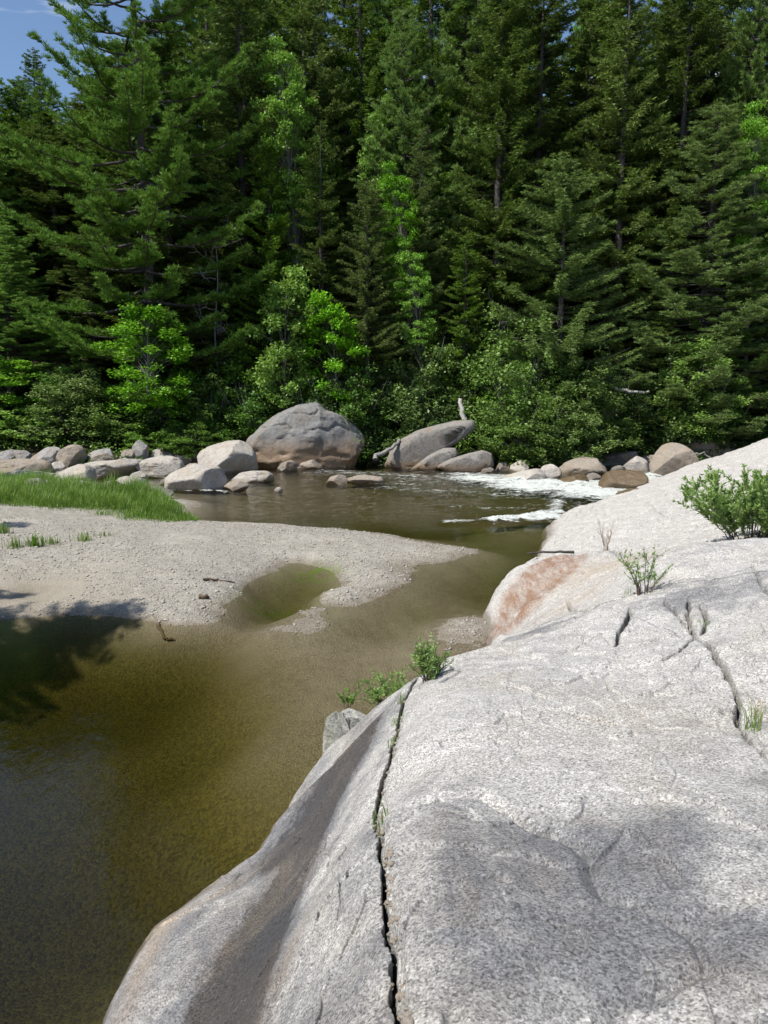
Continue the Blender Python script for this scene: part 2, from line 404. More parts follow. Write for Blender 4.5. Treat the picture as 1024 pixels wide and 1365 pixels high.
def ell(u, v, z, rx, ry, x, y, rot=0):
    cx, cy = at(u, v, z); c, s = math.cos(rot), math.sin(rot)
    a = ((x - cx) * c + (y - cy) * s) / rx; b = (-(x - cx) * s + (y - cy) * c) / ry
    return np.exp(-(a * a + b * b))

DB = wl([(505,950),(475,1020),(440,1080),(412,1140),(375,1220),(345,1300),(320,1385)], .8)
def build_ledge():
    NA, NR = 1050, 0
    ang = np.radians(np.concatenate([np.linspace(-88, -34, 70, endpoint=False), np.linspace(-34, 34, NA), np.linspace(34.5, 88, 70)]))
    rr = np.concatenate([np.linspace(.25, 1.3, 16, endpoint=False), np.exp(np.linspace(math.log(1.3), math.log(6), 620, endpoint=False)), np.exp(np.linspace(math.log(6), math.log(44), 400))])
    A, R = np.meshgrid(ang, rr, indexing='ij')
    x = (R * np.sin(A)); y = R * np.cos(A) - .0
    shp = x.shape; xf = x.ravel(); yf = y.ravel()
    h, crk, s = ledge_h(xf, yf)
    # region ids
    reg = np.zeros(len(xf), int)                                    # main slab
    k1 = seg_dist([(K1[0][0] + .15, K1[0][1] + .5)] + K1, xf, yf, signed=True)
    reg[(k1 < 0) & (yf < K1[0][1] + .3) & (xf < .6)] = 1            # left of the long crack
    rs = seg_dist(RSPL, xf, yf, signed=True)
    reg[(rs > 0) & (reg == 0)] = 2
    fs = seg_dist([(FSPL[0][0] - 1.0, FSPL[0][1] + .3)] + FSPL + [(FSPL[-1][0] + 2, FSPL[-1][1] - 1.5), (FSPL[-1][0] + 6, FSPL[-1][1] - 2)], xf, yf, signed=True)
    reg[(fs > 0)] = 3
    k5 = seg_dist(K5, xf, yf, signed=True)
    reg[(k5 > 0) & (reg == 0) & (xf > K5[0][0] - .4)] = 4
    dbd = seg_dist(DB, xf, yf, signed=True); dark = 2.1 * np.where(dbd > 0, np.exp(-(dbd / .10)**2), np.exp(-(dbd / .50)**2)) * (1 - .9 * np.exp(-(seg_dist([at(190, 1400, .4), at(235, 1290, .5), at(325, 1195, .4)], xf, yf) / .20)**4)); dark = dark * (yf < 5.6) \
        + .8 * ell(830, 1150, 1.65, .55, .28, xf, yf, .3) + .7 * ell(900, 1290, 1.7, .6, .25, xf, yf) + .4 * ell(690, 1130, 1.55, .4, .15, xf, yf) \
        + .5 * ell(720, 840, 1.2, .6, .25, xf, yf, -.1) + .5 * ell(610, 1180, 1.6, .1, .5, xf, yf) + .5 * ell(980, 800, 1.6, .6, .5, xf, yf) - .9 * smooth(9.5, 12, np.hypot(xf, yf)) - .4 * ell(640, 1000, 1.4, .6, .7, xf, yf) - .5 * ell(700, 930, 1.4, .8, .5, xf, yf)
    dark = dark + np.where(reg == 1, .25, 0)
    warm = .7 * ell(205, 1270, .2, .10, .9, xf, yf, .1) + .6 * ell(250, 1215, .2, .5, .12, xf, yf, .5) + .35 * ell(860, 960, 1.55, .5, .6, xf, yf) + .8 * ell(800, 760, 1.0, .8, .8, xf, yf) + .6 * ell(760, 810, .9, .6, .4, xf, yf) + .45 * ell(380, 1310, 1.1, .07, .5, xf, yf, -.2) \
        + .12 * smooth(9.5, 12, np.hypot(xf, yf))
    rust = np.clip(1.9 * ell(722, 772, .65, .42, 1.35, xf, yf, -.45), 0, 1) * (reg == 2)
    V = np.stack([xf, yf, h], 1)
    i = np.arange(shp[0] - 1)[:, None] * shp[1]; j = np.arange(shp[1] - 1)[None]
    F = np.stack([i + j, i + shp[1] + j, i + shp[1] + j + 1, i + j + 1], -1).reshape(-1, 4)
    zmax = h[F].max(1); F = F[zmax > -1.3]
    F = F[:, ::-1] if False else F
    names = ['main', 'left', 'red', 'far', 'corner']
    labels = ['large pale grey granite slab filling the lower right foreground, right of the long crack',
              'sloping granite slab left of the long crack, stepping down into the dark pool',
              'granite block with a rust-red stained face between the gravel spit and the small green shrub',
              'far smooth white granite slab running down to the rapids behind the willow bush',
              'granite slab at the right edge, beyond the dark mossy crack']
    rf = reg[F[:, 0]]
    for k in range(5):
        f = F[rf == k]
        if not len(f): continue
        used, inv = np.unique(f, return_inverse=True); f = inv.reshape(f.shape); v = V[used]
        # skirt: boundary edges dropped to give the slab real thickness
        e = np.concatenate([f[:, [0, 1]], f[:, [1, 2]], f[:, [2, 3]], f[:, [3, 0]]])
        key = np.sort(e, 1); ky = key[:, 0].astype(np.int64) * len(v) + key[:, 1]
        _, idx, cnt = np.unique(ky, return_index=True, return_counts=True)
        be = e[idx[cnt == 1]]; bv, binv = np.unique(be, return_inverse=True); be2 = binv.reshape(be.shape)
        low = v[bv].copy(); low[:, 2] = np.minimum(low[:, 2] - .5, -1.6)
        n0 = len(v); V2 = np.concatenate([v, low])
        F2 = np.concatenate([f, np.stack([be[:, 1], be[:, 0], n0 + be2[:, 0], n0 + be2[:, 1]], 1)])
        ex = lambda a: np.concatenate([a[used], a[used][bv]])
        me = mesh_np('granite_slab', V2, F2, M_LEDGE, True, {'dark': ex(dark), 'warm': ex(warm), 'rust': ex(rust), 'moss_shade': ex(crk)})
        o = link('granite_slab', me); tag(o, labels[k], 'rock slab')
build_ledge()

# ------------------------------------------------------------ terrain: river bed, gravel bar, banks, hillside
TP = [(135,760,.24),(200,725,.26),(60,725,.30),(0,720,.32),(300,740,.22),(400,722,.17),(480,735,.13),(560,738,.07),(240,800,.12),(150,785,.2),(470,765,.10),(440,750,.10),(300,780,.12),(270,820,.05),(510,755,.07),
 (270,693,0),(340,697,0),(420,702,0),(520,714,0),(600,726,0),(637,736,0),(600,747,0),(556,756,0),(522,784,0),(480,803,0),(438,812,0),(408,828,0),(250,672,.05),(200,660,.03),(100,652,.03),(0,650,.05),
 (400,750,.01),(455,775,.01),(428,793,.01),(400,815,.01),(362,764,.01),(322,792,.01),(305,815,0),(380,782,-.26),(350,808,-.24),(415,772,-.2),(326,822,-.13),(350,786,-.18),(340,832,-.10),(368,826,-.07),(288,828,.01),(400,764,-.15),(438,777,-.16),(400,798,-.3),(430,800,.04),
 (325,842,-.12),(240,833,0),(170,824,0),(100,820,0),(45,822,0),(0,825,0),(30,790,.04),(-60,780,.3),(-60,720,.4),(-100,840,.1),
 (350,838,-.03),(450,845,-.05),(400,862,-.05),(425,875,-.08),(635,825,.03),(610,840,.03),(580,858,.01),(560,880,-.03),(600,790,-.16),(550,812,-.14),(650,775,-.28),(500,840,-.12),(480,900,-.10),(400,940,-.18),(440,960,-.17),(350,900,-.25),(300,860,-.36),(230,860,-.7),(120,860,-.8),(20,870,-.8),
 (50,920,-.9),(150,930,-.8),(250,950,-.75),(100,1010,-.95),(330,980,-.34),(400,1010,-.32),(300,1060,-.65),(200,1100,-1.0),(100,1200,-.95),(300,1130,-.5),(100,1365,-1.05),(-200,1000,-1.0),(-300,1300,-1.1),(180,1300,-.8),
 (300,668,-.15),(500,665,-.17),(700,705,-.17),(650,722,-.2),(680,680,-.2),(560,697,-.4),(400,655,-.16),(400,688,-.28),(300,686,-.18),(450,695,-.2),(350,675,-.15),(520,680,-.16),(750,650,-.18),(600,640,-.16),(690,745,-.25),(150,645,-.1),(50,643,-.02)]
TPP = [at(u, v) for u, v, _ in TP]; TZ = [z for *_, z in TP]
for x, y, z in ((-9, 11, .5), (-12, 16, .6), (-8, 7, .1), (-9, 4, .0), (-7, 3, -.9), (-16, 22, .6), (3, 12, -.6), (5, 16, -.7), (3, 8, -.6), (2, 4, -1), (-3, 0, -1.2), (10, 22, -.6), (14, 26, -.6), (22, 34, -.3), (-20, 30, .3)):
    TPP.append((x, y)); TZ.append(z)
_ter = TPS(TPP, TZ, 2e-4)
BANK = [(-60, 34), (-30, 34)] + [at(u, v) for u, v in ((-200,634),(0,634),(110,636),(230,629),(330,622),(500,613),(570,613),(660,618),(740,622),(800,624),(870,620),(960,606),(1100,596))] + [(40, 40), (90, 46)]
LBANK = [(-14, -30), (-10, -5), (-9.5, 2), (-9.2, 8), (-11, 14), (-15, 22), (-24, 30), (-60, 32)]
def terr_h(x, y):
    b = _ter(x, y)
    r = np.hypot(x, y)
    b = np.clip(b, -1.5, .42)
    b = np.where(y < 1.5, np.minimum(b, -.8), b)
    b = b + .038 * fbm2(x * 1.1, y * 1.1, 4, 3) + .016 * fbm2(x * 5, y * 5, 3, 4)
    d = seg_dist(BANK, x, y, signed=True)
    hill = .25 * smooth(0, 2, d) + .16 * np.clip(d, 0, 4) + .55 * np.clip(d - 4, 0, 60)
    hill = hill + smooth(0, 6, d) * .4 * fbm2(x * .25, y * .25, 4, 8) - .08
    z = np.where(d > 0, np.maximum(np.clip(b, -.1, .3) * smooth(1.5, 0, d), hill), b)
    l = seg_dist(LBANK, x, y, signed=True)
    z = np.where(l > 0, np.maximum(z, .35 * smooth(0, 2, l) + .22 * l), z)
    return z
def build_terrain():
    ang = np.radians(np.concatenate([np.linspace(-110, -34, 110, endpoint=False), np.linspace(-34, 34, 620), np.linspace(34.5, 110, 80)]))
    rr = np.concatenate([np.linspace(.4, 3, 14, endpoint=False), np.exp(np.linspace(math.log(3), math.log(45), 560, endpoint=False)), np.exp(np.linspace(math.log(45), math.log(400), 90))])
    A, R = np.meshgrid(ang, rr, indexing='ij'); x = (R * np.sin(A)).ravel(); y = (R * np.cos(A)).ravel()
    z = terr_h(x, y)
    far = np.hypot(x, y); z = np.where(far > 150, np.minimum(z, 52 + 0 * z), z)
    n2 = A.shape[1]; i = np.arange(A.shape[0] - 1)[:, None] * n2; j = np.arange(n2 - 1)[None]
    F = np.stack([i + j, i + n2 + j, i + n2 + j + 1, i + j + 1], -1).reshape(-1, 4)
    sand = 1.4 * ell(25, 795, .03, 1.1, 1.0, x, y) + .5 * ell(150, 800, .1, .8, .4, x, y)
    soil = smooth(.3, 1.6, seg_dist(BANK, x, y, signed=True)) + smooth(.5, 2, seg_dist(LBANK, x, y, signed=True))
    alg = np.clip(ell(425, 772, -.15, .5, .5, x, y) + ell(365, 812, -.2, .5, .4, x, y), 0, 1)
    m = newmat('river_gravel'); t = NT(m.node_tree); co = t.n('ShaderNodeTexCoord', out=3)
    v1 = t.n('ShaderNodeTexVoronoi', {'Vector': co, 'Scale': 44.0, 'Randomness': 1.0}, out=None)
    v2 = t.n('ShaderNodeTexVoronoi', {'Vector': co, 'Scale': 100.0}, out=None)
    c1 = t.n('ShaderNodeSeparateColor', {0: v1.outputs[1]}, out=None); c2 = t.n('ShaderNodeSeparateColor', {0: v2.outputs[1]}, out=None)
    big = t.noise(co, .8, 5, .6); mid = t.noise(co, 6, 5, .6)
    peb = t.ramp(t.math('ADD', t.math('MULTIPLY', c1.outputs[0], .5), t.math('MULTIPLY', c2.outputs[1], .5)),
                 [(.15, (.20, .185, .16)), (.38, (.33, .305, .26)), (.55, (.41, .38, .32)), (.75, (.49, .455, .39)), (.95, (.60, .57, .51))])
    gap = t.rng(v1.outputs[0], .2, .62, 1.0, .62)
    peb = t.mix(1.0, peb, gap, 'MULTIPLY')
    peb = t.mix(t.rng(mid, .45, .7, 0, .5), peb, (.42, .385, .32))
    peb = t.mix(t.rng(big, .50, .66, 0, .6), peb, t.mix(t.noise(co, 40, 3, .6), (.35, .325, .28), (.46, .43, .375)))
    sandc = t.mix(t.noise(co, 30, 4, .6), (.25, .22, .17), (.34, .30, .24))
    col = t.mix(t.math('MULTIPLY', t.attr('sand'), t.rng(mid, .35, .5, .6, 1), True), peb, sandc)
    z_ = t.n('ShaderNodeSeparateXYZ', {0: t.n('ShaderNodeNewGeometry', out=0)}, out=2)
    zn = t.math('ADD', z_, t.math('MULTIPLY', t.math('SUBTRACT', mid, .5), .08))
    col = t.mix(t.rng(zn, .0, .09, .6, 0, True), col, (.13, .10, .06))
    # algae film on the submerged bed
    col = t.mix(t.rng(t.math('ADD', z_, t.math('MULTIPLY', t.math('SUBTRACT', big, .5), .4)), -.62, -.12, .7, 0, True), col, t.mix(c1.outputs[1], (.085, .072, .024), (.31, .265, .09)))
    col = t.mix(t.math('MULTIPLY', t.attr('algae'), t.rng(mid, .42, .6)), col, (.13, .20, .03))
    so = t.mix(t.noise(co, 3, 6, .7), (.028, .022, .014), (.075, .06, .032))
    col = t.mix(t.attr('soil'), col, so)
    h = t.math('ADD', t.math('MULTIPLY', v1.outputs[0], -1.0), t.math('MULTIPLY', v2.outputs[0], -.4))
    nrm = t.bump(h, .016, .9)
    t.output(t.n('ShaderNodeBsdfPrincipled', {'Base Color': col, 'Roughness': .85, 'Normal': nrm, 'Specular IOR Level': .25}))
    o = link('riverbed_ground', mesh_np('riverbed_ground', np.stack([x, y, z], 1), F, m, True, {'algae': alg, 'sand': np.clip(sand, 0, 1), 'soil': np.clip(soil, 0, 1)}))
    tag(o, kind='structure')
build_terrain()
def gz(x, y): return float(terr_h(np.array([float(x)]), np.array([float(y)]))[0])

# ------------------------------------------------------------ water
FOAM = [ # u0,v0,u1,v1,width m, strength
 (440,630,620,640,.7,.58),(520,652,700,662,.7,.55),(590,676,700,680,.4,.45),(480,645,560,648,.35,.5),
 (770,654,838,664,.7,1.1),(715,690,742,686,.3,1.0),(430,632,600,645,1.0,.42),(600,645,800,668,1.6,.40),(540,640,700,652,.9,.55),(610,634,700,640,.9,.75),(600,662,760,668,.5,.42),(640,640,800,655,1.3,1.0),(700,650,830,664,1.2,1.1),(720,646,815,648,1.0,1.0),(560,628,640,636,.6,.45),
 (600,697,690,697,.22,.75),(660,696,735,692,.35,1.2),(690,690,740,686,.3,.6),(845,646,875,636,.5,1.1),(790,645,800,655,.5,.8),
 (395,624,450,623,.5,.7),(500,618,560,626,.5,.6),(560,663,640,664,.25,.30),(430,628,540,632,.5,.45),(668,642,690,640,.4,.8),(585,655,640,660,.3,.4),(225,655,300,657,.12,.8),(745,668,735,690,.25,.7),(620,685,720,680,.2,.35)]
def build_water():
    ang = np.radians(np.concatenate([np.linspace(-80, -30, 60, endpoint=False), np.linspace(-30, 30, 560), np.linspace(30.5, 80, 60)]))
    rr = np.concatenate([np.linspace(.5, 3, 8, endpoint=False), np.exp(np.linspace(math.log(3), math.log(70), 560))])
    A, R = np.meshgrid(ang, rr, indexing='ij'); x = (R * np.sin(A)).ravel(); y = (R * np.cos(A)).ravel()
    f = np.zeros_like(x)
    for u0, v0, u1, v1, w, st in FOAM:
        d = seg_dist([at(u0, v0), at(u1, v1)], x, y); f = np.maximum(f, st * np.exp(-(d / (w * 1.4))**2))
    f = np.clip(f, 0, 1.2)
    r = np.hypot(x, y)
    cur = smooth(17.5, 22, y) * smooth(-8, -2, x)        # moving current beyond the bar
    tu = fbm2(x * 1.6, y * 2.4, 4, 15); tu2 = fbm2(x * 6, y * 9, 4, 16)
    z = f * (.07 + .14 * np.abs(tu) + .06 * np.abs(tu2)) + cur * .018 * fbm2(x * 2.2, y * 3.6, 4, 17)
    rise = smooth(26, 31, y) * smooth(3, 7, x) * .06
    z = z + rise
    n2 = A.shape[1]; i = np.arange(A.shape[0] - 1)[:, None] * n2; j = np.arange(n2 - 1)[None]
    F = np.stack([i + j, i + n2 + j, i + n2 + j + 1, i + j + 1], -1).reshape(-1, 4)
    V = np.stack([x, y, z], 1); N = len(V)
    # closed volume: a bottom sheet far below the bed, walls around the rim
    nA, nR = A.shape
    rim = np.concatenate([np.arange(nR), np.arange(1, nA) * nR + nR - 1, (nA - 1) * nR + np.arange(nR - 2, -1, -1), np.arange(nA - 2, 0, -1) * nR])
    low = V[rim].copy(); low[:, 2] = -3
    k = len(rim); a = np.arange(k); b = (a + 1) % k
    Fw = np.stack([rim[a], rim[b], N + b, N + a], 1)
    c = np.array([[0, 30, -3.0]])
    Fb = np.stack([N + a, N + b, np.full(k, N + k), np.full(k, N + k)], 1)
    V = np.concatenate([V, low, c]); f = np.concatenate([f, np.zeros(k + 1)])
    cur = np.concatenate([cur, np.zeros(k + 1)])
    me = bpy.data.meshes.new('river_water')
    Fq = np.concatenate([F, Fw]).astype(np.int32); Ft = Fb[:, :3].astype(np.int32)
    me.vertices.add(len(V)); me.vertices.foreach_set('co', V.astype(np.float32).ravel())
    loops = np.concatenate([Fq.ravel(), Ft.ravel()]); tot = np.concatenate([np.full(len(Fq), 4), np.full(len(Ft), 3)]).astype(np.int32)
    st = np.concatenate([[0], np.cumsum(tot)[:-1]]).astype(np.int32)
    me.loops.add(len(loops)); me.loops.foreach_set('vertex_index', loops)
    me.polygons.add(len(tot)); me.polygons.foreach_set('loop_start', st); me.polygons.foreach_set('loop_total', tot)
    me.polygons.foreach_set('use_smooth', np.ones(len(tot), bool))
    for nm, d in (('foam', f), ('current', cur)):
        q = me.attributes.new(nm, 'FLOAT', 'POINT'); q.data.foreach_set('value', d.astype(np.float32))
    me.update(calc_edges=True); me.validate()
    m = newmat('river_water'); t = NT(m.node_tree); co = t.n('ShaderNodeTexCoord', out=3)
    rip = t.noise(t.scale(co, (1, .55, 1), (0, 0, .5)), 9.0, 4, .6, dist=.5)
    rip2 = t.noise(t.scale(co, (1, .8, 1), (0, 0, -.2)), 1.1, 3, .5)
    cf = t.attr('current'); ff = t.attr('foam')
    h1 = t.math('MULTIPLY', rip, t.math('ADD', .22, t.math('MULTIPLY', cf, 1.3)))
    h2 = t.math('MULTIPLY', t.noise(t.scale(co, (.6, 1.3, 1)), 3.2, 5, .6), t.math('MULTIPLY', cf, 3.2))
    hh = t.math('ADD', t.math('ADD', h1, h2), t.math('MULTIPLY', rip2, .35))
    nrm = t.bump(hh, .022, .8)
    fr = t.n('ShaderNodeFresnel', {'IOR': 1.33, 'Normal': nrm})
    tr = t.n('ShaderNodeBsdfTransparent', {'Color': (.96, .95, .90, 1)})
    gl = t.n('ShaderNodeBsdfGlossy', {'Color': (1, 1, 1, 1), 'Roughness': .06, 'Normal': nrm})
    w = t.n('ShaderNodeMixShader', {0: fr, 1: tr, 2: gl})
    fn = t.noise(t.scale(co, (.7, 1.9, 1)), 2.6, 8, .72, dist=1.0)
    fn2 = t.noise(co, 14, 5, .7)
    fm = t.math('ADD', t.math('MULTIPLY', ff, .60), t.math('ADD', -.45, t.math('ADD', t.math('MULTIPLY', fn, 1.5), t.math('MULTIPLY', fn2, .4))))
    fm = t.math('MULTIPLY', t.rng(fm, .80, 1.10, 0, .95, True), t.rng(ff, .02, .15, 0, 1))
    # scattered flecks of foam on the current
    fl = t.noise(t.scale(co, (1, 2.6, 1)), 6.5, 4, .65)
    fl = t.math('MULTIPLY', t.rng(fl, .70, .74, 0, .55), t.rng(cf, .3, .8, 0, 1))
    fm = t.math('MAXIMUM', fm, fl)
    white = t.n('ShaderNodeBsdfPrincipled', {'Base Color': (.74, .77, .72, 1), 'Roughness': .5, 'Normal': t.bump(t.math('ADD', fn, fn2), .08)})
    s = t.n('ShaderNodeMixShader', {0: fm, 1: w, 2: white})
    ab = t.n('ShaderNodeVolumeAbsorption', {'Color': (.52, .52, .29, 1), 'Density': 1.4})
    t.output(s, ab)
    me.materials.append(m)
    o = link('river_water', me); tag(o, kind='structure')
build_water()

# ------------------------------------------------------------ boulders
_ico = {}
def ico(n):
    if n not in _ico:
        import bmesh
        bm = bmesh.new(); bmesh.ops.create_icosphere(bm, subdivisions=n, radius=1)
        _ico[n] = (np.array([v.co[:] for v in bm.verts]), np.array([[v.index for v in f.verts] for f in bm.faces])); bm.free()
    return _ico[n]
def outline_r(poly, cx, cz, th, soft=True):
    Q = np.array(poly); nx = np.roll(Q, -1, 0); tq = np.linspace(0, 1, 24, endpoint=False)[None, :, None]
    P = (Q[:, None] * (1 - tq) + nx[:, None] * tq).reshape(-1, 2) - [cx, cz]
    a = np.arctan2(P[:, 1], P[:, 0]); r = np.hypot(P[:, 0], P[:, 1]); o = np.argsort(a); a = a[o]; r = r[o]
    tt = np.concatenate([a - 2 * PI, a, a + 2 * PI]); rr = np.tile(r, 3)
    out = np.interp(th, tt, rr)
    if not soft: return out
    for d in (.12, .24): out = out + np.interp(th + d, tt, rr) + np.interp(th - d, tt, rr)
    return out / 5
def boulder(pts, mat, label, depth=1.0, base=None, seed=1, z0=0.0, rough=.06, planes=12, e=.75, soft=True, ext=None, sub=5, name='boulder', Y=None, group=None, lo=.60, hi=.86):
    vb = base if base is not None else max(p[1] for p in pts)
    if Y is None:
        um = sum(p[0] for p in pts) / len(pts); zg = 0
        for _ in range(16):
            gx_, gy_ = at(um, vb, zg); zg = .6 * zg + .4 * max(0, gz(gx_, gy_))
        Y = at(um, vb, zg)[1]; z0 = zg
    w0 = (max(p[0] for p in pts) - min(p[0] for p in pts)) / 2 / FPX * Y
    dep = w0 * depth; Yc = Y + dep * .75
    W = [at_dist(u, v, Yc) for u, v in pts]
    xs = [w[0] for w in W]; zs = [w[1] for w in W]
    sx = (max(xs) - min(xs)) / 2; sz = (max(zs) - min(zs)) / 2
    zt = max(zs); zb = min(zs); ext = (.35 * sz + .10 if ext is None else ext) + max(0, zb - z0)
    cx = (max(xs) + min(xs)) / 2; cz = (zt + zb) / 2 - ext * .35
    W = [(x, z - (ext if z < zb + .35 * sz else 0)) for x, z in W]
    D, Fc = ico(sub); rng = np.random.default_rng(seed)
    th = np.arctan2(D[:, 2], D[:, 0]); rho = np.hypot(D[:, 0], D[:, 2])
    r = outline_r(W, cx, cz, th, soft)
    P = np.stack([np.cos(th) * r * rho**e / sx, np.sign(D[:, 1]) * np.abs(D[:, 1])**.8, np.sin(th) * r * rho**e / sz], 1)
    for k in range(planes):
        n = rng.normal(size=3); n[1] = -abs(n[1]) * 1.1 - .25; n[2] = n[2] * .8 + .25
        if k % 4 == 3: n[1] = -n[1]
        n /= np.linalg.norm(n); q = P @ n; lim = q.max() * rng.uniform(lo, hi) + (0 if abs(n[1]) > .45 else .12)
        P = P - n * (np.maximum(q - lim, 0) * .97)[:, None]
    nz = fbm(P[:, 0] * 1.5 + seed * 7.7, P[:, 1] * 1.5, P[:, 2] * 1.5, 5, seed)
    n2 = fbm(P[:, 0] * 6 + seed, P[:, 1] * 6, P[:, 2] * 6, 4, seed + 3)
    c = np.abs(fbm(P[:, 0] * 1.6 + .5 * nz, P[:, 1] * 1.6 + seed, P[:, 2] * 1.6, 3, seed + 9))
    crease = np.clip(1 - c * 14, 0, 1)**1.5
    P = P + D * (rough * nz + rough * .3 * n2 - rough * .8 * crease)[:, None]
    P = P * [sx, dep, sz]
    me = mesh_np(name, P, Fc, M_B[mat] if isinstance(mat, str) else mat, True)
    o = link(name, me, loc=(cx, Yc, cz)); tag(o, label, 'boulder' if name == 'boulder' else 'stone', group)
    return o
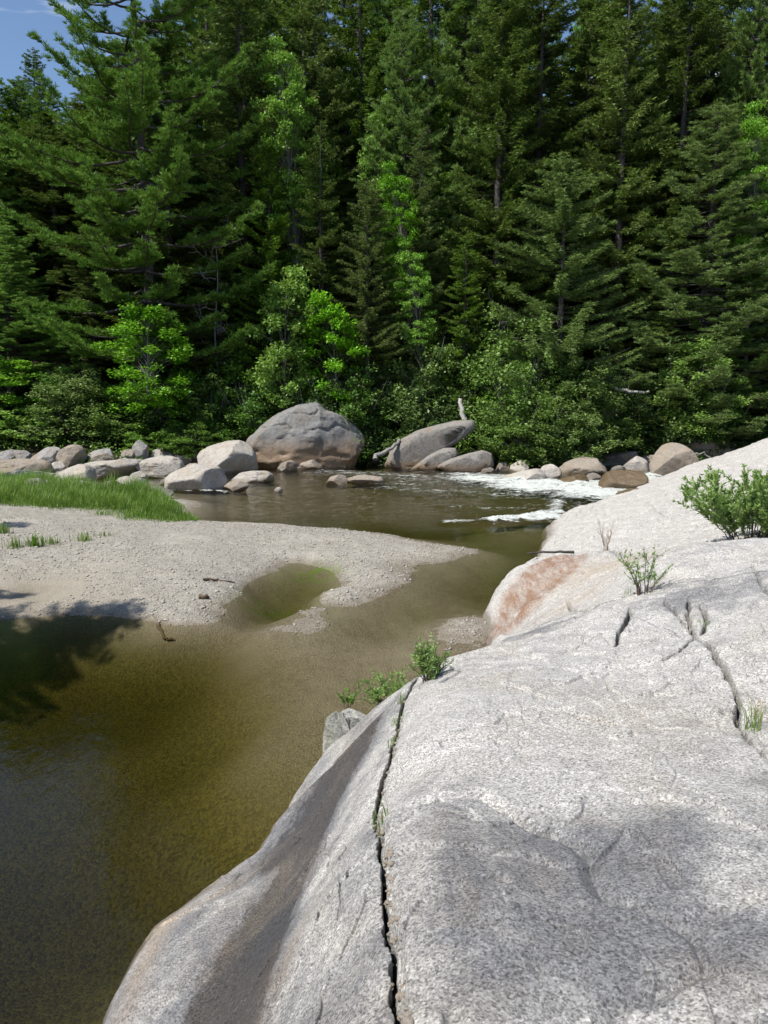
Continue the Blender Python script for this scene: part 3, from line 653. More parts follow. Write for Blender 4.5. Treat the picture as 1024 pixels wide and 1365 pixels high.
BL = [
 ([(323,600),(332,583),(350,565),(372,550),(398,539),(424,535),(436,545),(458,553),(474,566),(486,580),(490,592),(482,608),(470,620),(430,624),(380,622),(345,618),(328,612)], 'dome', 'biggest boulder, a tall dome of grey rock with brown flanks at mid river', dict(depth=.75, sub=6, seed=3, rough=.07, lo=.80, hi=.97, soft=False, e=.68, ext=.4)),
 ([(262,618),(272,604),(298,595),(325,596),(336,608),(338,628),(320,632),(285,632),(264,628)], 'pale', 'rounded pale boulder touching the left foot of the biggest boulder', dict(seed=4)),
 ([(304,640),(306,634),(335,628),(360,629),(368,636),(362,642),(330,644)], 'pale', 'low flat tan stone at the waterline left of the biggest boulder', dict(seed=5, depth=.9)),
 ([(226,648),(229,634),(240,627),(268,624),(287,625),(293,636),(299,650),(290,656),(255,656),(228,655)], 'pale', 'square-cut whitish block standing in the water right of the grass', dict(seed=6, depth=.8, rough=.05)),
 ([(74,640),(84,629),(103,624),(118,626),(124,640),(118,648),(90,647)], 'pale', 'tan boulder just behind the tip of the green grass', dict(seed=7)),
 ([(108,634),(112,622),(140,620),(165,617),(178,612),(187,622),(180,634),(150,640),(118,640)], 'pale', 'long whitish angular boulder in the middle of the left bank stones', dict(seed=8, rough=.05)),
 ([(184,632),(190,619),(208,614),(228,613),(242,622),(236,634),(212,638)], 'pale', 'brownish-white stone between the long boulder and the square-cut block', dict(seed=9)),
 ([(76,618),(80,606),(95,598),(108,600),(114,612),(112,622),(92,624)], 'brown', 'brown split boulder in front of the leafy bushes at left', dict(seed=10)),
 ([(40,618),(44,606),(58,601),(75,600),(80,614),(70,622),(48,622)], 'grey', 'greyish boulder left beside the brown split one', dict(seed=11)),
 ([(-30,632),(-10,620),(20,616),(55,618),(70,626),(50,634),(0,636)], 'brown', 'long low reddish-brown rock at the left edge', dict(seed=12, depth=.6)),
 ([(5,640),(10,632),(40,629),(66,631),(72,638),(40,644)], 'pale', 'thin pale slab lying flat behind the grass at far left', dict(seed=13, depth=.7)),
 ([(177,614),(178,598),(185,591),(195,592),(197,604),(195,614)], 'grey', 'upright grey stone in front of the ferns, behind the white boulders', dict(seed=14, depth=.8, z0=.2)),
 ([(133,658),(136,648),(150,643),(163,646),(169,654),(160,661),(142,661)], 'dark', 'small brown-grey stone in the channel near the grass top', dict(seed=15)),
 ([(194,662),(198,653),(212,650),(226,654),(230,660),(212,664)], 'dark', 'small wet black stone left of the square-cut block', dict(seed=16)),
 ([(122,618),(126,610),(138,607),(148,610),(150,618),(136,621)], 'brown', 'small brown stone half hidden behind the long white boulder', dict(seed=17, z0=.2)),
 ([(152,648),(158,640),(175,636),(190,640),(194,646),(172,650)], 'pale', 'flat cream stone at the waterline below the long boulder', dict(seed=18)),
 ([(120,634),(124,628),(132,627),(142,631),(140,638),(126,638)], 'brown', 'small round brown stone in the gap of the white boulders', dict(seed=19)),
 ([(172,640),(176,633),(186,630),(196,636),(194,641)], 'pale', 'small cream cobble under the brownish-white stone', dict(seed=20)),
 ([(212,646),(216,640),(226,638),(232,642),(230,647)], 'dark', 'small dark cobble touching the square-cut block', dict(seed=21)),
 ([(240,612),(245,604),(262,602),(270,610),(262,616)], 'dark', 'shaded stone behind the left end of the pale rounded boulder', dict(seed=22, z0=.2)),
 ([(432,644),(440,636),(455,632),(466,638),(460,646)], 'brown', 'low wet brown stone breaking the current right of the biggest boulder', dict(seed=23, depth=.7)),
 ([(455,643),(470,633),(492,630),(506,637),(524,641),(500,646)], 'brown', 'low flat brown rock awash in mid stream', dict(seed=24, depth=.7)),
 ([(365,654),(368,650),(374,649),(378,653),(372,656)], 'pale', 'tiny white stone alone in the calm water', dict(seed=25, sub=3)),
 ([(368,626),(376,617),(392,612),(398,618),(392,627),(378,629)], 'grey', 'small grey stone at the front foot of the biggest boulder', dict(seed=26)),
 ([(396,624),(402,614),(420,610),(432,618),(426,626)], 'brown', 'rust-brown stone leaning on the front of the biggest boulder', dict(seed=27)),
 ([(340,613),(346,598),(360,590),(372,600),(370,617),(352,622)], 'brown', 'brown slab wedged against the left flank of the biggest boulder', dict(seed=28, depth=.7)),
 ([(486,616),(490,608),(500,605),(508,612),(504,619)], 'brown', 'small brown stone in the gap between the dome boulder and the tilted slab', dict(seed=29)),
 ([(513,618),(520,602),(537,585),(556,574),(580,567),(606,561),(632,560),(634,572),(610,590),(582,606),(556,622),(535,626)], 'slab', 'largest tilted slab of grey and brown rock under the shrubs', dict(base=625, seed=30, depth=.30, rough=.05, e=.34, soft=False, planes=3, lo=.85, hi=.97, ext=.1)),
 ([(546,622),(570,608),(592,597),(608,597),(612,606),(600,617),(576,625)], 'slab', 'middle tilted slab lying against the largest tilted slab', dict(base=628, seed=31, depth=.3, rough=.04, e=.34, soft=False, planes=2, lo=.85, hi=.97, ext=.08)),
 ([(581,622),(600,612),(626,604),(644,600),(656,604),(658,622),(640,627),(600,627)], 'slab', 'rightmost tilted slab with a pale lit top beside the rapids', dict(base=630, seed=32, depth=.3, rough=.04, e=.34, soft=False, planes=2, lo=.85, hi=.97, ext=.08)),
 ([(640,630),(645,624),(655,623),(662,628),(655,632)], 'dark', 'small dark stone right of the rightmost tilted slab', dict(seed=33)),
 ([(660,626),(664,618),(674,616),(682,622),(678,628)], 'grey', 'smallish grey stone between the tilted slabs and the flat cream boulder', dict(seed=34)),
 ([(678,628),(682,618),(692,612),(702,615),(706,624),(694,630)], 'pale', 'pointed pale stone just behind the flat cream boulder', dict(seed=35)),
 ([(669,638),(676,632),(695,627),(718,624),(728,630),(728,640),(700,643),(678,642)], 'pale', 'flat cream boulder at the near edge of the white rapids', dict(seed=36)),
 ([(719,632),(722,622),(736,618),(748,626),(748,638),(730,640)], 'pale', 'whitish boulder shoulder to shoulder with the flat cream one', dict(seed=37)),
 ([(742,630),(748,621),(766,612),(790,608),(808,612),(812,622),(804,632),(775,634)], 'brown', 'wide tan boulder above the middle of the white rapids', dict(seed=38)),
 ([(796,614),(806,606),(822,601),(846,601),(860,608),(848,615),(820,620)], 'grey', 'grey flat-topped boulder behind the wide tan one', dict(seed=39, z0=.3)),
 ([(830,622),(834,611),(844,607),(856,609),(868,620),(864,628),(842,630)], 'pale', 'smooth cream boulder with a wedge shape in the right bank pile', dict(seed=40, z0=.1)),
 ([(812,632),(816,624),(826,620),(836,624),(834,632)], 'dark', 'small dark stone in front of the wedge-shaped cream boulder', dict(seed=41)),
 ([(853,614),(860,606),(874,603),(886,608),(884,618),(866,620)], 'brown', 'greenish-brown boulder between the wedge-shaped and tall pointed ones', dict(seed=42, z0=.3)),
 ([(796,652),(798,640),(808,631),(826,627),(848,628),(866,634),(858,644),(838,652),(815,657)], 'wet', 'dark wet boulder splitting the rapids at right', dict(seed=43)),
 ([(740,644),(748,636),(770,632),(790,636),(794,644),(770,648)], 'wet', 'wet orange-brown rock washed by the rapids below the wide tan boulder', dict(seed=44)),
 ([(864,634),(870,616),(880,600),(890,590),(908,591),(922,602),(932,620),(928,634),(895,640)], 'brown', 'tall pointed tan boulder beside the stranded driftwood', dict(seed=45, rough=.05)),
 ([(900,604),(912,591),(935,585),(965,585),(988,592),(1000,602),(990,614),(950,620),(915,616)], 'brown', 'long rounded brown boulder behind the far white slab', dict(seed=46, z0=.2)),
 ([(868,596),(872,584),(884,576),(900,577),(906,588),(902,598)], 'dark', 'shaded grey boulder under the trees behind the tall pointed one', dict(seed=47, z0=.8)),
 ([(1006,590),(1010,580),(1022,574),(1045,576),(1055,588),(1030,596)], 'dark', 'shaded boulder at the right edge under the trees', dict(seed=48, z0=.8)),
 ([(812,666),(822,658),(845,650),(872,648),(868,656),(845,664),(828,668)], 'wet', 'low wet brown ledge rock between the dark wet boulder and the white slab', dict(seed=49, depth=.5)),
 ([(835,598),(842,590),(856,589),(862,597),(850,602)], 'grey', 'small mossy stone at the forest foot behind the right bank pile', dict(seed=50, z0=.5)),
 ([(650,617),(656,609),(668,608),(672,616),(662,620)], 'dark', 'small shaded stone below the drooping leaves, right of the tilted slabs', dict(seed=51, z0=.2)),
 ([(14,612),(18,603),(30,600),(40,606),(36,614)], 'grey', 'small grey stone in front of the bushes at the far left', dict(seed=52, z0=.2)),
 ([(150,622),(155,614),(166,612),(174,618),(166,623)], 'grey', 'small stone tucked behind the right half of the long white boulder', dict(seed=53, z0=.2)),
]
BL2 = [
 ([(-8,618),(0,606),(14,602),(26,608),(24,618)], 'grey', 'grey stone at the left edge partly under the bushes', dict(z0=.2)),
 ([(26,628),(30,620),(42,616),(54,620),(52,628)], 'pale', 'cream cobble in the left group between the greyish and the reddish rock', dict()),
 ([(62,628),(66,620),(78,617),(86,622),(82,629)], 'pale', 'pale wedge stone left of the tan boulder at the grass tip', dict()),
 ([(118,614),(122,604),(134,600),(148,603),(152,612),(136,617)], 'grey', 'grey angular stone under the bright maple sapling', dict(z0=.3)),
 ([(160,612),(164,603),(174,601),(180,608),(174,614)], 'brown', 'brown cobble left of the upright grey stone', dict(z0=.3)),
 ([(198,614),(202,604),(216,600),(230,604),(232,613),(214,617)], 'grey', 'broad grey stone right of the upright one', dict(z0=.3)),
 ([(228,618),(232,609),(244,606),(254,611),(252,620)], 'pale', 'pale stone between the broad grey stone and the rounded boulder', dict(z0=.1)),
 ([(140,632),(146,624),(160,621),(172,625),(170,634),(152,637)], 'grey', 'grey block in front of the long white boulder', dict()),
 ([(88,654),(94,646),(108,643),(122,646),(128,654),(106,658)], 'pale', 'flat pale slab just above the grass top', dict(depth=.8)),
 ([(24,650),(34,642),(52,640),(70,644),(72,652),(46,655)], 'grey', 'low grey slab at the back of the grass', dict(depth=.8)),
 ([(298,652),(304,645),(318,643),(332,646),(328,652),(312,655)], 'brown', 'low brown stone awash right of the square-cut block', dict(depth=.8)),
 ([(246,628),(250,621),(262,619),(268,625),(262,631)], 'brown', 'small brown stone behind the square-cut block', dict()),
 ([(700,618),(705,610),(718,607),(726,613),(722,620)], 'grey', 'grey stone behind the whitish boulder under the drooping leaves', dict(z0=.2)),
 ([(728,620),(734,611),(748,608),(760,612),(758,621)], 'grey', 'grey stone above the gap between whitish and wide tan boulders', dict(z0=.2)),
 ([(764,612),(772,603),(790,600),(802,605),(798,613)], 'pale', 'pale stone just behind the wide tan boulder', dict(z0=.3)),
 ([(776,640),(782,632),(794,630),(802,635),(798,643)], 'grey', 'small grey stone beside the dark wet boulder', dict()),
 ([(978,606),(984,594),(1000,590),(1016,596),(1018,608)], 'brown', 'brown stone at the right end of the long rounded boulder', dict(z0=.3)),
]
for k_, q_ in enumerate(BL2): q_[3]['seed'] = 70 + k_
for pts, mt, lb, kw in BL + BL2:
    xm = sum(p[0] for p in pts) / len(pts); yb = max(p[1] for p in pts)
    if xm < 322 and xm != 0: pts = [(xm + (u - xm) * 1.14, yb + (v - yb) * 1.22) for u, v in pts]
    boulder(pts, mt, lb, **kw)
# two blocks at the edge of the ledge
M_B['lichen'] = granite('lichen_granite', light=(.36, .355, .33), dark=(.07, .07, .065), warm=(.30, .30, .18), warm_amt=.4, speck=1.0, patch=.95, wetz=.05)
boulder([(430,985),(434,960),(446,948),(462,946),(474,958),(476,972),(462,988),(446,1008),(436,1008),(431,998)], 'lichen', 'rounded lichen-spotted block at the pool edge below the leafy clump', depth=.7, Y=at(450,990,.38)[1], seed=61, rough=.09, e=.6, soft=False)
boulder([(446,950),(450,936),(466,926),(490,924),(504,932),(506,946),(496,962),(480,972),(464,962)], 'lichen', 'dark cracked block wedged between the lichen-spotted block and the slab', depth=.55, Y=at(475,965,.62)[1], seed=62, rough=.09, ext=.35, e=.6, soft=False)

# ------------------------------------------------------------ foliage generators
def diamonds(S, Dr, L, Wd, rng, curl=.0, side=None):
    n = len(S)
    Dr = Dr / (np.linalg.norm(Dr, axis=1)[:, None] + 1e-9)
    if side is None:
        r = rng.normal(size=(n, 3)); side = np.cross(Dr, r)
    side = side / (np.linalg.norm(side, axis=1)[:, None] + 1e-9)
    L = np.broadcast_to(np.asarray(L, float), (n,))[:, None]; Wd = np.broadcast_to(np.asarray(Wd, float), (n,))[:, None]
    nrm = np.cross(side, Dr)
    mid = S + Dr * L * .45 + nrm * L * curl
    V = np.stack([S, mid + side * Wd * .5, S + Dr * L, mid - side * Wd * .5], 1).reshape(-1, 3)
    F = np.arange(n * 4).reshape(-1, 4)
    return V, F
def crown_mesh(name, parts, mat):
    V = np.concatenate([p[0] for p in parts]); n = 0; Fs = []; T = []; P = []
    for p in parts:
        Fs.append(p[1] + n); n += len(p[0]); T.append(np.repeat(p[2], 4)); P.append(np.repeat(p[3], 4))
    return mesh_np(name, V, np.concatenate(Fs), mat, False, {'tint': np.concatenate(T), 'tip': np.concatenate(P)})

def spruce(seed, h=18.0, R=2.6, start=.06, dens=1.0, mat=None, droop=.25, sparse=0.0, flat=False):
    rng = np.random.default_rng(seed); S = []; Dd = []; Ln = []; Tt = []
    tr = MB(); bend = rng.uniform(-.15, .15, 2)
    def axis(z): return np.array([bend[0] * math.sin(z / h * 3), bend[1] * math.sin(z / h * 2.2), z])
    tr.tube([axis(z) for z in np.linspace(-.6, h, 14)], .012 * h + .03, .012, 8, .2, rng)
    z = start * h
    while z < h - .15:
        f = z / h; k = rng.integers(5, 8)
        for b in range(k):
            if rng.random() < sparse: continue
            a = rng.uniform(0, 2 * PI); L = R * ((1 - f)**.62) * rng.uniform(.6, 1.15) * (.75 + .25 * min(1, f / .15)) + .12
            zz = z + rng.uniform(-.18, .18); o = axis(zz)
            el = .55 * f - .05 + rng.uniform(-.1, .1); dv = np.array([math.cos(a), math.sin(a), 0]); sd = np.array([-math.sin(a), math.cos(a), 0])
            n = max(3, int(L / .12 * dens))
            t = (np.arange(n) + rng.random(n)) / n; t = t[t > .12]
            P = o + dv * (t * L)[:, None] + np.array([0, 0, 1]) * ((el * t - droop * (1.4 - f) * t + .28 * t**2.4 * (1.2 - f)) * L)[:, None]
            for sgn in (-1, 1, 0):
                if sgn == 0: m = np.ones(len(t)) * .55
                else: m = 1
                tl = (.20 * L**.6 * (1 - t * .72) + .10) * rng.uniform(.7, 1.25, len(t)) * m
                dr = dv * .75 + sd * sgn * rng.uniform(.6, 1.1, (len(t), 1)) + np.array([0, 0, 1]) * rng.uniform(-.35, .22, (len(t), 1))
                S.append(P); Dd.append(dr); Ln.append(tl); Tt.append(np.full(len(t), 0) + t * .6 + .4 * rng.random())
            if L > .8:
                tt = np.linspace(0, 1, 5); Q = o + dv * (tt * L * .9)[:, None] + np.array([0, 0, 1]) * ((el * tt - droop * (1.4 - f) * tt + .28 * tt**2.4 * (1.2 - f)) * L)[:, None]
                tr.tube(Q, .012 + .006 * L, .004, 4)
        z += rng.uniform(.26, .42) * (1 + .3 * (1 - f))
    S = np.concatenate(S); D_ = np.concatenate(Dd); L = np.concatenate(Ln); T = np.concatenate(Tt)
    D_ /= np.linalg.norm(D_, axis=1)[:, None]
    parts = []; K = 8
    for k in range(K):
        f = (k + rng.random(len(S)) * .6) / K
        st = S + D_ * (L * f * .85)[:, None]
        r = rng.normal(size=S.shape); r[:, 2] *= .55; r -= D_ * (r * D_).sum(1)[:, None]; r /= np.linalg.norm(r, axis=1)[:, None]
        dr = D_ * .75 + r * .7
        V, F = diamonds(st, dr, rng.uniform(.10, .19, len(S)), rng.uniform(.024, .042, len(S)), rng)
        parts.append((V, F, np.clip(T * .7 + rng.random(len(S)) * .3, 0, 1), (rng.random(len(S)) < .22 * T) * 1.0 * (k >= 5)))
    # tips
    V, F = diamonds(S, D_, L * 1.05, .035, rng); parts.append((V, F, T, (T > .75) * .5 * rng.random(len(S))))
    return [('trunk', tr.mesh('trunk', M_BARK)), ('crown', crown_mesh('crown', parts, mat or M_SPRUCE))]

def pine(seed, h=22.0, R=5.5, start=.12, spacing=.75, nb=5, side_long=None, shape=.8):
    rng = np.random.default_rng(seed); tr = MB(); S = []; Dd = []; T = []
    tr.tube([(.1 * math.sin(z * .3), .1 * math.sin(z * .23), z) for z in np.linspace(-.6, h, 18)], .013 * h, .02, 9, .15, rng)
    z = start * h
    while z < h - .2:
        f = z / h
        a0 = rng.uniform(0, 2 * PI)
        for b in range(nb):
            a = a0 + b * 2 * PI / nb + rng.uniform(-.45, .45)
            L = R * min(1, ((1 - f) * 1.5)**shape) * rng.uniform(.5, 1.12) + .25
            if f < .3: L *= .75 + f
            if rng.random() < .07: continue
            up = rng.uniform(-.06, .12) + .55 * max(0, f - .55)
            dv = np.array([math.cos(a), math.sin(a), 0]); sd = np.array([-math.sin(a), math.cos(a), 0]); o = np.array([0, 0, z + rng.uniform(-.25, .25)])
            cv = lambda t: o + dv * (t * L)[:, None] + np.array([0, 0, 1]) * ((up * t + .16 * t**2 - .10 * np.sin(t * 3)) * L)[:, None] + sd * (.06 * L * np.sin(t * 4 + a))[:, None]
            tr.tube(cv(np.linspace(0, 1, 7)), .018 + .010 * L, .008, 5)
            n = max(5, int(L / .10)); ts = np.sort(rng.uniform(.28, 1.0, n))
            C = cv(ts)
            for c, t in zip(C, ts):
                s = 1 if rng.random() < .5 else -1
                l = (.22 + .42 * L * (1 - t)**.8 * .6) * rng.uniform(.6, 1.2)
                d = dv * rng.uniform(.5, 1) + sd * s * rng.uniform(.3, 1.0) + np.array([0, 0, rng.uniform(.0, .28)]); d /= np.linalg.norm(d)
                m = max(2, int(l / .10)); q = (np.arange(m) + rng.random(m)) / m
                S.append(c + d * (q * l)[:, None] + np.array([0, 0, .05]) + rng.normal(size=(m, 3)) * .03); Dd.append(np.tile(d, (m, 1))); T.append(np.full(m, rng.random() * .5) + q * .4)
        z += spacing * rng.uniform(.7, 1.3) * (1 - .35 * f)
    S = np.concatenate(S); D_ = np.concatenate(Dd); T = np.concatenate(T); parts = []
    for k in range(15):
        r = rng.normal(size=S.shape); r[:, 2] = np.abs(r[:, 2]) * .8 + .1; r /= np.linalg.norm(r, axis=1)[:, None]
        dr = D_ * .7 + r
        V, F = diamonds(S, dr, rng.uniform(.13, .24, len(S)), rng.uniform(.018, .030, len(S)), rng)
        parts.append((V, F, np.clip(T + rng.random(len(S)) * .2, 0, 1), (rng.random(len(S)) < .12) * 1.0))
    return [('trunk', tr.mesh('trunk', M_BARK)), ('crown', crown_mesh('crown', parts, M_PINE))]

def leafy(seed, h=5.0, R=1.6, start=.3, clusters=60, leaves=45, leaf=.085, mat=None, stems=1, shape='tree', cl_r=.34, barkm=None, flat=.45, asp=.72, hang=.0):
    rng = np.random.default_rng(seed); tr = MB(); parts = []
    if stems == 1:
        lean = rng.uniform(-.12, .12, 2) * h
        ax = [lambda z: np.array([lean[0] * (z / h)**2, lean[1] * (z / h)**2, z])]
        tr.tube([ax[0](z) for z in np.linspace(-.3, h * .95, 10)], .012 * h + .015, .008, 7, .15, rng)
    else:
        ax = []
        trs = [MB() for _ in range(stems)]
        for s in range(stems):
            a = rng.uniform(0, 2 * PI); o = rng.uniform(.35, .85) * R
            f = (lambda a, o: lambda z: np.array([math.cos(a) * (o * max(z / h, 0)**1.3 + .05 * R), math.sin(a) * (o * max(z / h, 0)**1.3 + .05 * R), z]))(a, o)
            ax.append(f); trs[s].tube([f(z) for z in np.linspace(-.15, h * rng.uniform(.7, .95), 8)], .006 * h + .006, .004, 5)
    Cn = []
    for c in range(clusters):
        if shape == 'tree':
            f = rng.uniform(start, 1.0); prof = math.sin(PI * min(1, (f - start) / (1 - start) * .74 + .20))**.7
            rr = R * prof * math.sqrt(rng.uniform(.15, 1)) ; a = rng.uniform(0, 2 * PI); A = ax[0]
            p = A(f * h) + np.array([math.cos(a) * rr, math.sin(a) * rr, rng.uniform(-.1, .1) * h * .3])
            src = A(max(.05, f - .10 - rr / h * .35) * h)
        else:
            d = rng.normal(size=3); d[2] = abs(d[2]); d /= np.linalg.norm(d); q = rng.uniform(.45, 1.0)
            p = np.array([d[0] * R * q, d[1] * R * q, (start + (1 - start) * d[2] * q) * h * (1 + .15 * rng.normal())])
            p[2] = max(p[2], .06 * h)
            ai = rng.integers(len(ax)); A = ax[ai]; tr = trs[ai]; src = A(min(p[2], h) * .55)
        mid = (src + p) / 2 + np.array([0, 0, .08 * h * .5]) + rng.normal(size=3) * .04
        tr.tube([src, mid, p], min(.004 * h * .5 + .004, .014), .002, 3); Cn.append((p, p - src))
    for p, dv in Cn:
        n = int(leaves * rng.uniform(.6, 1.3)); r = cl_r * rng.uniform(.6, 1.25)
        o = rng.normal(size=(n, 3)); o /= np.linalg.norm(o, axis=1)[:, None]; o *= (rng.random(n)**.5)[:, None] * r; o[:, 2] *= flat
        S = p + o
        d = rng.normal(size=(n, 3)); d[:, 2] = d[:, 2] * .35 - hang; d += o / r * .6
        d /= np.linalg.norm(d, axis=1)[:, None]
        up = np.array([0, 0, 1]) + rng.normal(size=(n, 3)) * .45; side = np.cross(d, up)
        L = leaf * rng.uniform(.65, 1.25, n)
        V, F = diamonds(S, d, L, L * asp, rng, curl=.06, side=side)
        tb = rng.random() * .6; parts.append((V, F, np.clip(tb + rng.random(n) * .4, 0, 1), np.zeros(n)))
    cm = ('crown', crown_mesh('crown', parts, mat or M_MAPLE)); bk = barkm or M_BARKG
    if stems == 1: return [('trunk', tr.mesh('trunk', bk)), cm]
    return [('stem', q.mesh('stem', bk)) for q in trs] + [cm]

def plant(name, protos, loc, label, cat, scale=1.0, rz=None, group=None, sxy=1.0, tilt=0):
    e = bpy.data.objects.new(name, None); COL.objects.link(e); e.empty_display_size = .2
    e.location = loc; e.rotation_euler = (tilt, 0, random.uniform(0, 2 * PI) if rz is None else rz); e.scale = (scale * sxy, scale * sxy, scale)
    tag(e, label, cat, group)
    for nm, me in protos:
        o = bpy.data.objects.new(nm, me); COL.objects.link(o); o.parent = e
    return e

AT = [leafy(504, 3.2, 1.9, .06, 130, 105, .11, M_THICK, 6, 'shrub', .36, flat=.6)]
SP = [spruce(101, 18, 3.3), spruce(102, 18, 2.8, droop=.35), spruce(103, 18, 3.9, droop=.15), spruce(104, 18, 3.1, start=.10, sparse=.15)]
PN = [pine(201, 22, 6.0, spacing=1.05, nb=6), pine(202, 20, 4.3, start=.08, spacing=.6, nb=6), pine(203, 20, 3.8, start=.06, spacing=.55, nb=6)]
CD = [spruce(301, 13, 3.6, start=.01, dens=1.3, mat=M_CEDAR, droop=.1)]
MP = [leafy(401, 6, 2.0, .28, 95, 140, .14, cl_r=.46, flat=.5), leafy(402, 6, 1.6, .30, 75, 140, .14, cl_r=.46, flat=.5), leafy(403, 15, 2.1, .55, 130, 140, .15, cl_r=.55, flat=.35)]
AL = [leafy(501, 3.4, 1.9, .10, 150, 110, .11, M_ALDER, 6, 'shrub', .36, flat=.7), leafy(502, 3.0, 2.2, .08, 150, 110, .11, M_ALDER, 7, 'shrub', .34, flat=.6),
      leafy(503, 2.4, 1.4, .10, 100, 100, .11, M_MAPLE, 5, 'shrub', .32, flat=.5)]

def tree_px(kind, protos, u, Y, top=None, label='', cat='tree', H=None, h0=18.0, sxy=1.0, rz=None, group=None):
    x = (u - CX) / FPX * (Y * cp_ + 0) * 1.0
    x = at_dist(u, 520, Y)[0]; z = gz(x, Y)
    if H is None: H = at_dist(u, top, Y)[1] - z
    s = H / h0
    return plant(kind, protos, (x, Y, z - .05), label, cat, s, rz, group, sxy=sxy / s * 1.0 if sxy > 0 else 1)
# key trees --------------------------------------------------
def K(kind, pr, h0, u, Y, top, label, sxy=1.0, rz=None, cat='tree', group=None):
    return tree_px(kind, pr, u, Y, top, label, cat, None, h0, sxy, rz, group)
K('white_pine', PN[0], 22, 203, 38.5, -270, 'large white pine at left with layered plume-like boughs reaching over the sky', 1.12, .6)
K('white_pine', PN[2], 20, 935, 38.5, 140, 'bushy blue-green pine at right with a blunt top', 1.25, 1.0)
K('white_pine', PN[1], 20, 1010, 39.5, 165, 'pine standing close against the right edge of the photo', 1.05, 2.0)
K('white_pine', PN[1], 20, 612, 44, -60, 'tall pale blue-green pine reaching the top edge at centre', .95, 3.0)
K('white_pine', PN[2], 20, 20, 38.5, 300, 'young pine with fan boughs low at the left edge', .8, 1.4)
K('white_pine', PN[1], 20, 350, 50, -90, 'tall pine behind at the top, right of the large left pine', .9, 5.0)
K('white_pine', PN[2], 20, 530, 52, -60, 'pine in the background at the top edge left of the pale central pine', 1, 5.6)
SPR = [ (668,41,-50,3,1.0,'tall spruce with a bare grey trunk showing, right of the central pine'),
 (432,38.5,160,1,.85,'narrow yellow-green spruce directly above the biggest boulder'),
 (492,38,235,0,.8,'smaller spruce just right of the one above the biggest boulder'),
 (560,39.5,170,1,.8,'slim spruce above the tilted slabs'),
 (72,58,62,0,.8,'thin spruce tip standing alone against the blue sky at upper left'),
 (22,50,100,2,1.0,'dark spruce at the upper left edge, under the sky'),
 (120,52,130,1,.9,'dark spruce between the lone spruce tip and the large left pine'),
 (300,40,210,3,.8,'shaded dead-branched spruce right of the large left pine'),
 (365,39.5,190,2,.75,'dark broad spruce left of the narrow yellow-green one'),
 (815,42,-20,2,1.2,'broad dense spruce filling the top right of centre'),
 (880,43,-60,0,1.1,'tall spruce above the bushy pine at right'),
 (770,43.5,30,1,1.0,'spruce with its tip just under the small gap of sky'),
 (700,44,-10,0,.9,'spruce left of the small gap of sky'),
 (985,44,-60,2,1.1,'tall dark spruce in the upper right corner'),
 (620,38,310,1,.7,'small yellow-green spruce left of the grey-green tree'),
 (395,37,380,0,.6,'low spruce behind the biggest boulder'),
 (880,37.8,420,2,.7,'short spruce in the shade left of the sapling at right'),
 (130,40.5,300,0,.85,'mid-height spruce in front of the large left pine, left side'),
 (250,41,330,2,.85,'shaded spruce behind the bright maple sapling at left')]
for u, Y, top, k, s, lb in SPR: K('spruce', SP[k], 18, u, Y, top, lb, s)
K('cedar', CD[0], 13, 742, 37.6, 205, 'grey-green tree with a broad bushy cone, above the white rapids', 1.3, cat='tree')
MPL = [(196,35.6,412,0,6,.95,'bright green maple sapling at left above the bank stones'),(406,40,50,2,15,.9,'bright green maple crown high up left of centre'),
 (378,36.4,362,1,6,.85,'maple sapling with fresh leaves above the left shoulder of the biggest boulder'),(452,36.9,400,1,6,.85,'yellow-green maple sapling hanging over the biggest boulder'),
 (552,39.0,225,2,15,.6,'slender bright maple in the middle of the dark forest'),(930,36.6,458,0,6,.9,'bright sapling with a thin bare trunk at right above the brown boulders'),
 (992,39.0,160,2,15,.7,'light green broadleaf treetop at the upper right'),(498,42,130,2,15,.6,'pale green broadleaf treetop left of the central pine'),
 (566,38.2,330,2,15,.5,'small bright broadleaf tree above the tilted slabs'),(745,60,8,2,15,1.2,'light green birch top in the small gap of sky'),
 (15,36.6,480,0,6,.9,'light green maple at the left edge above the bank')]
for u, Y, top, k, h0, s, lb in MPL: K('maple', MP[k], h0, u, Y, top, lb, s * (.88 if k == 2 else 1.12))
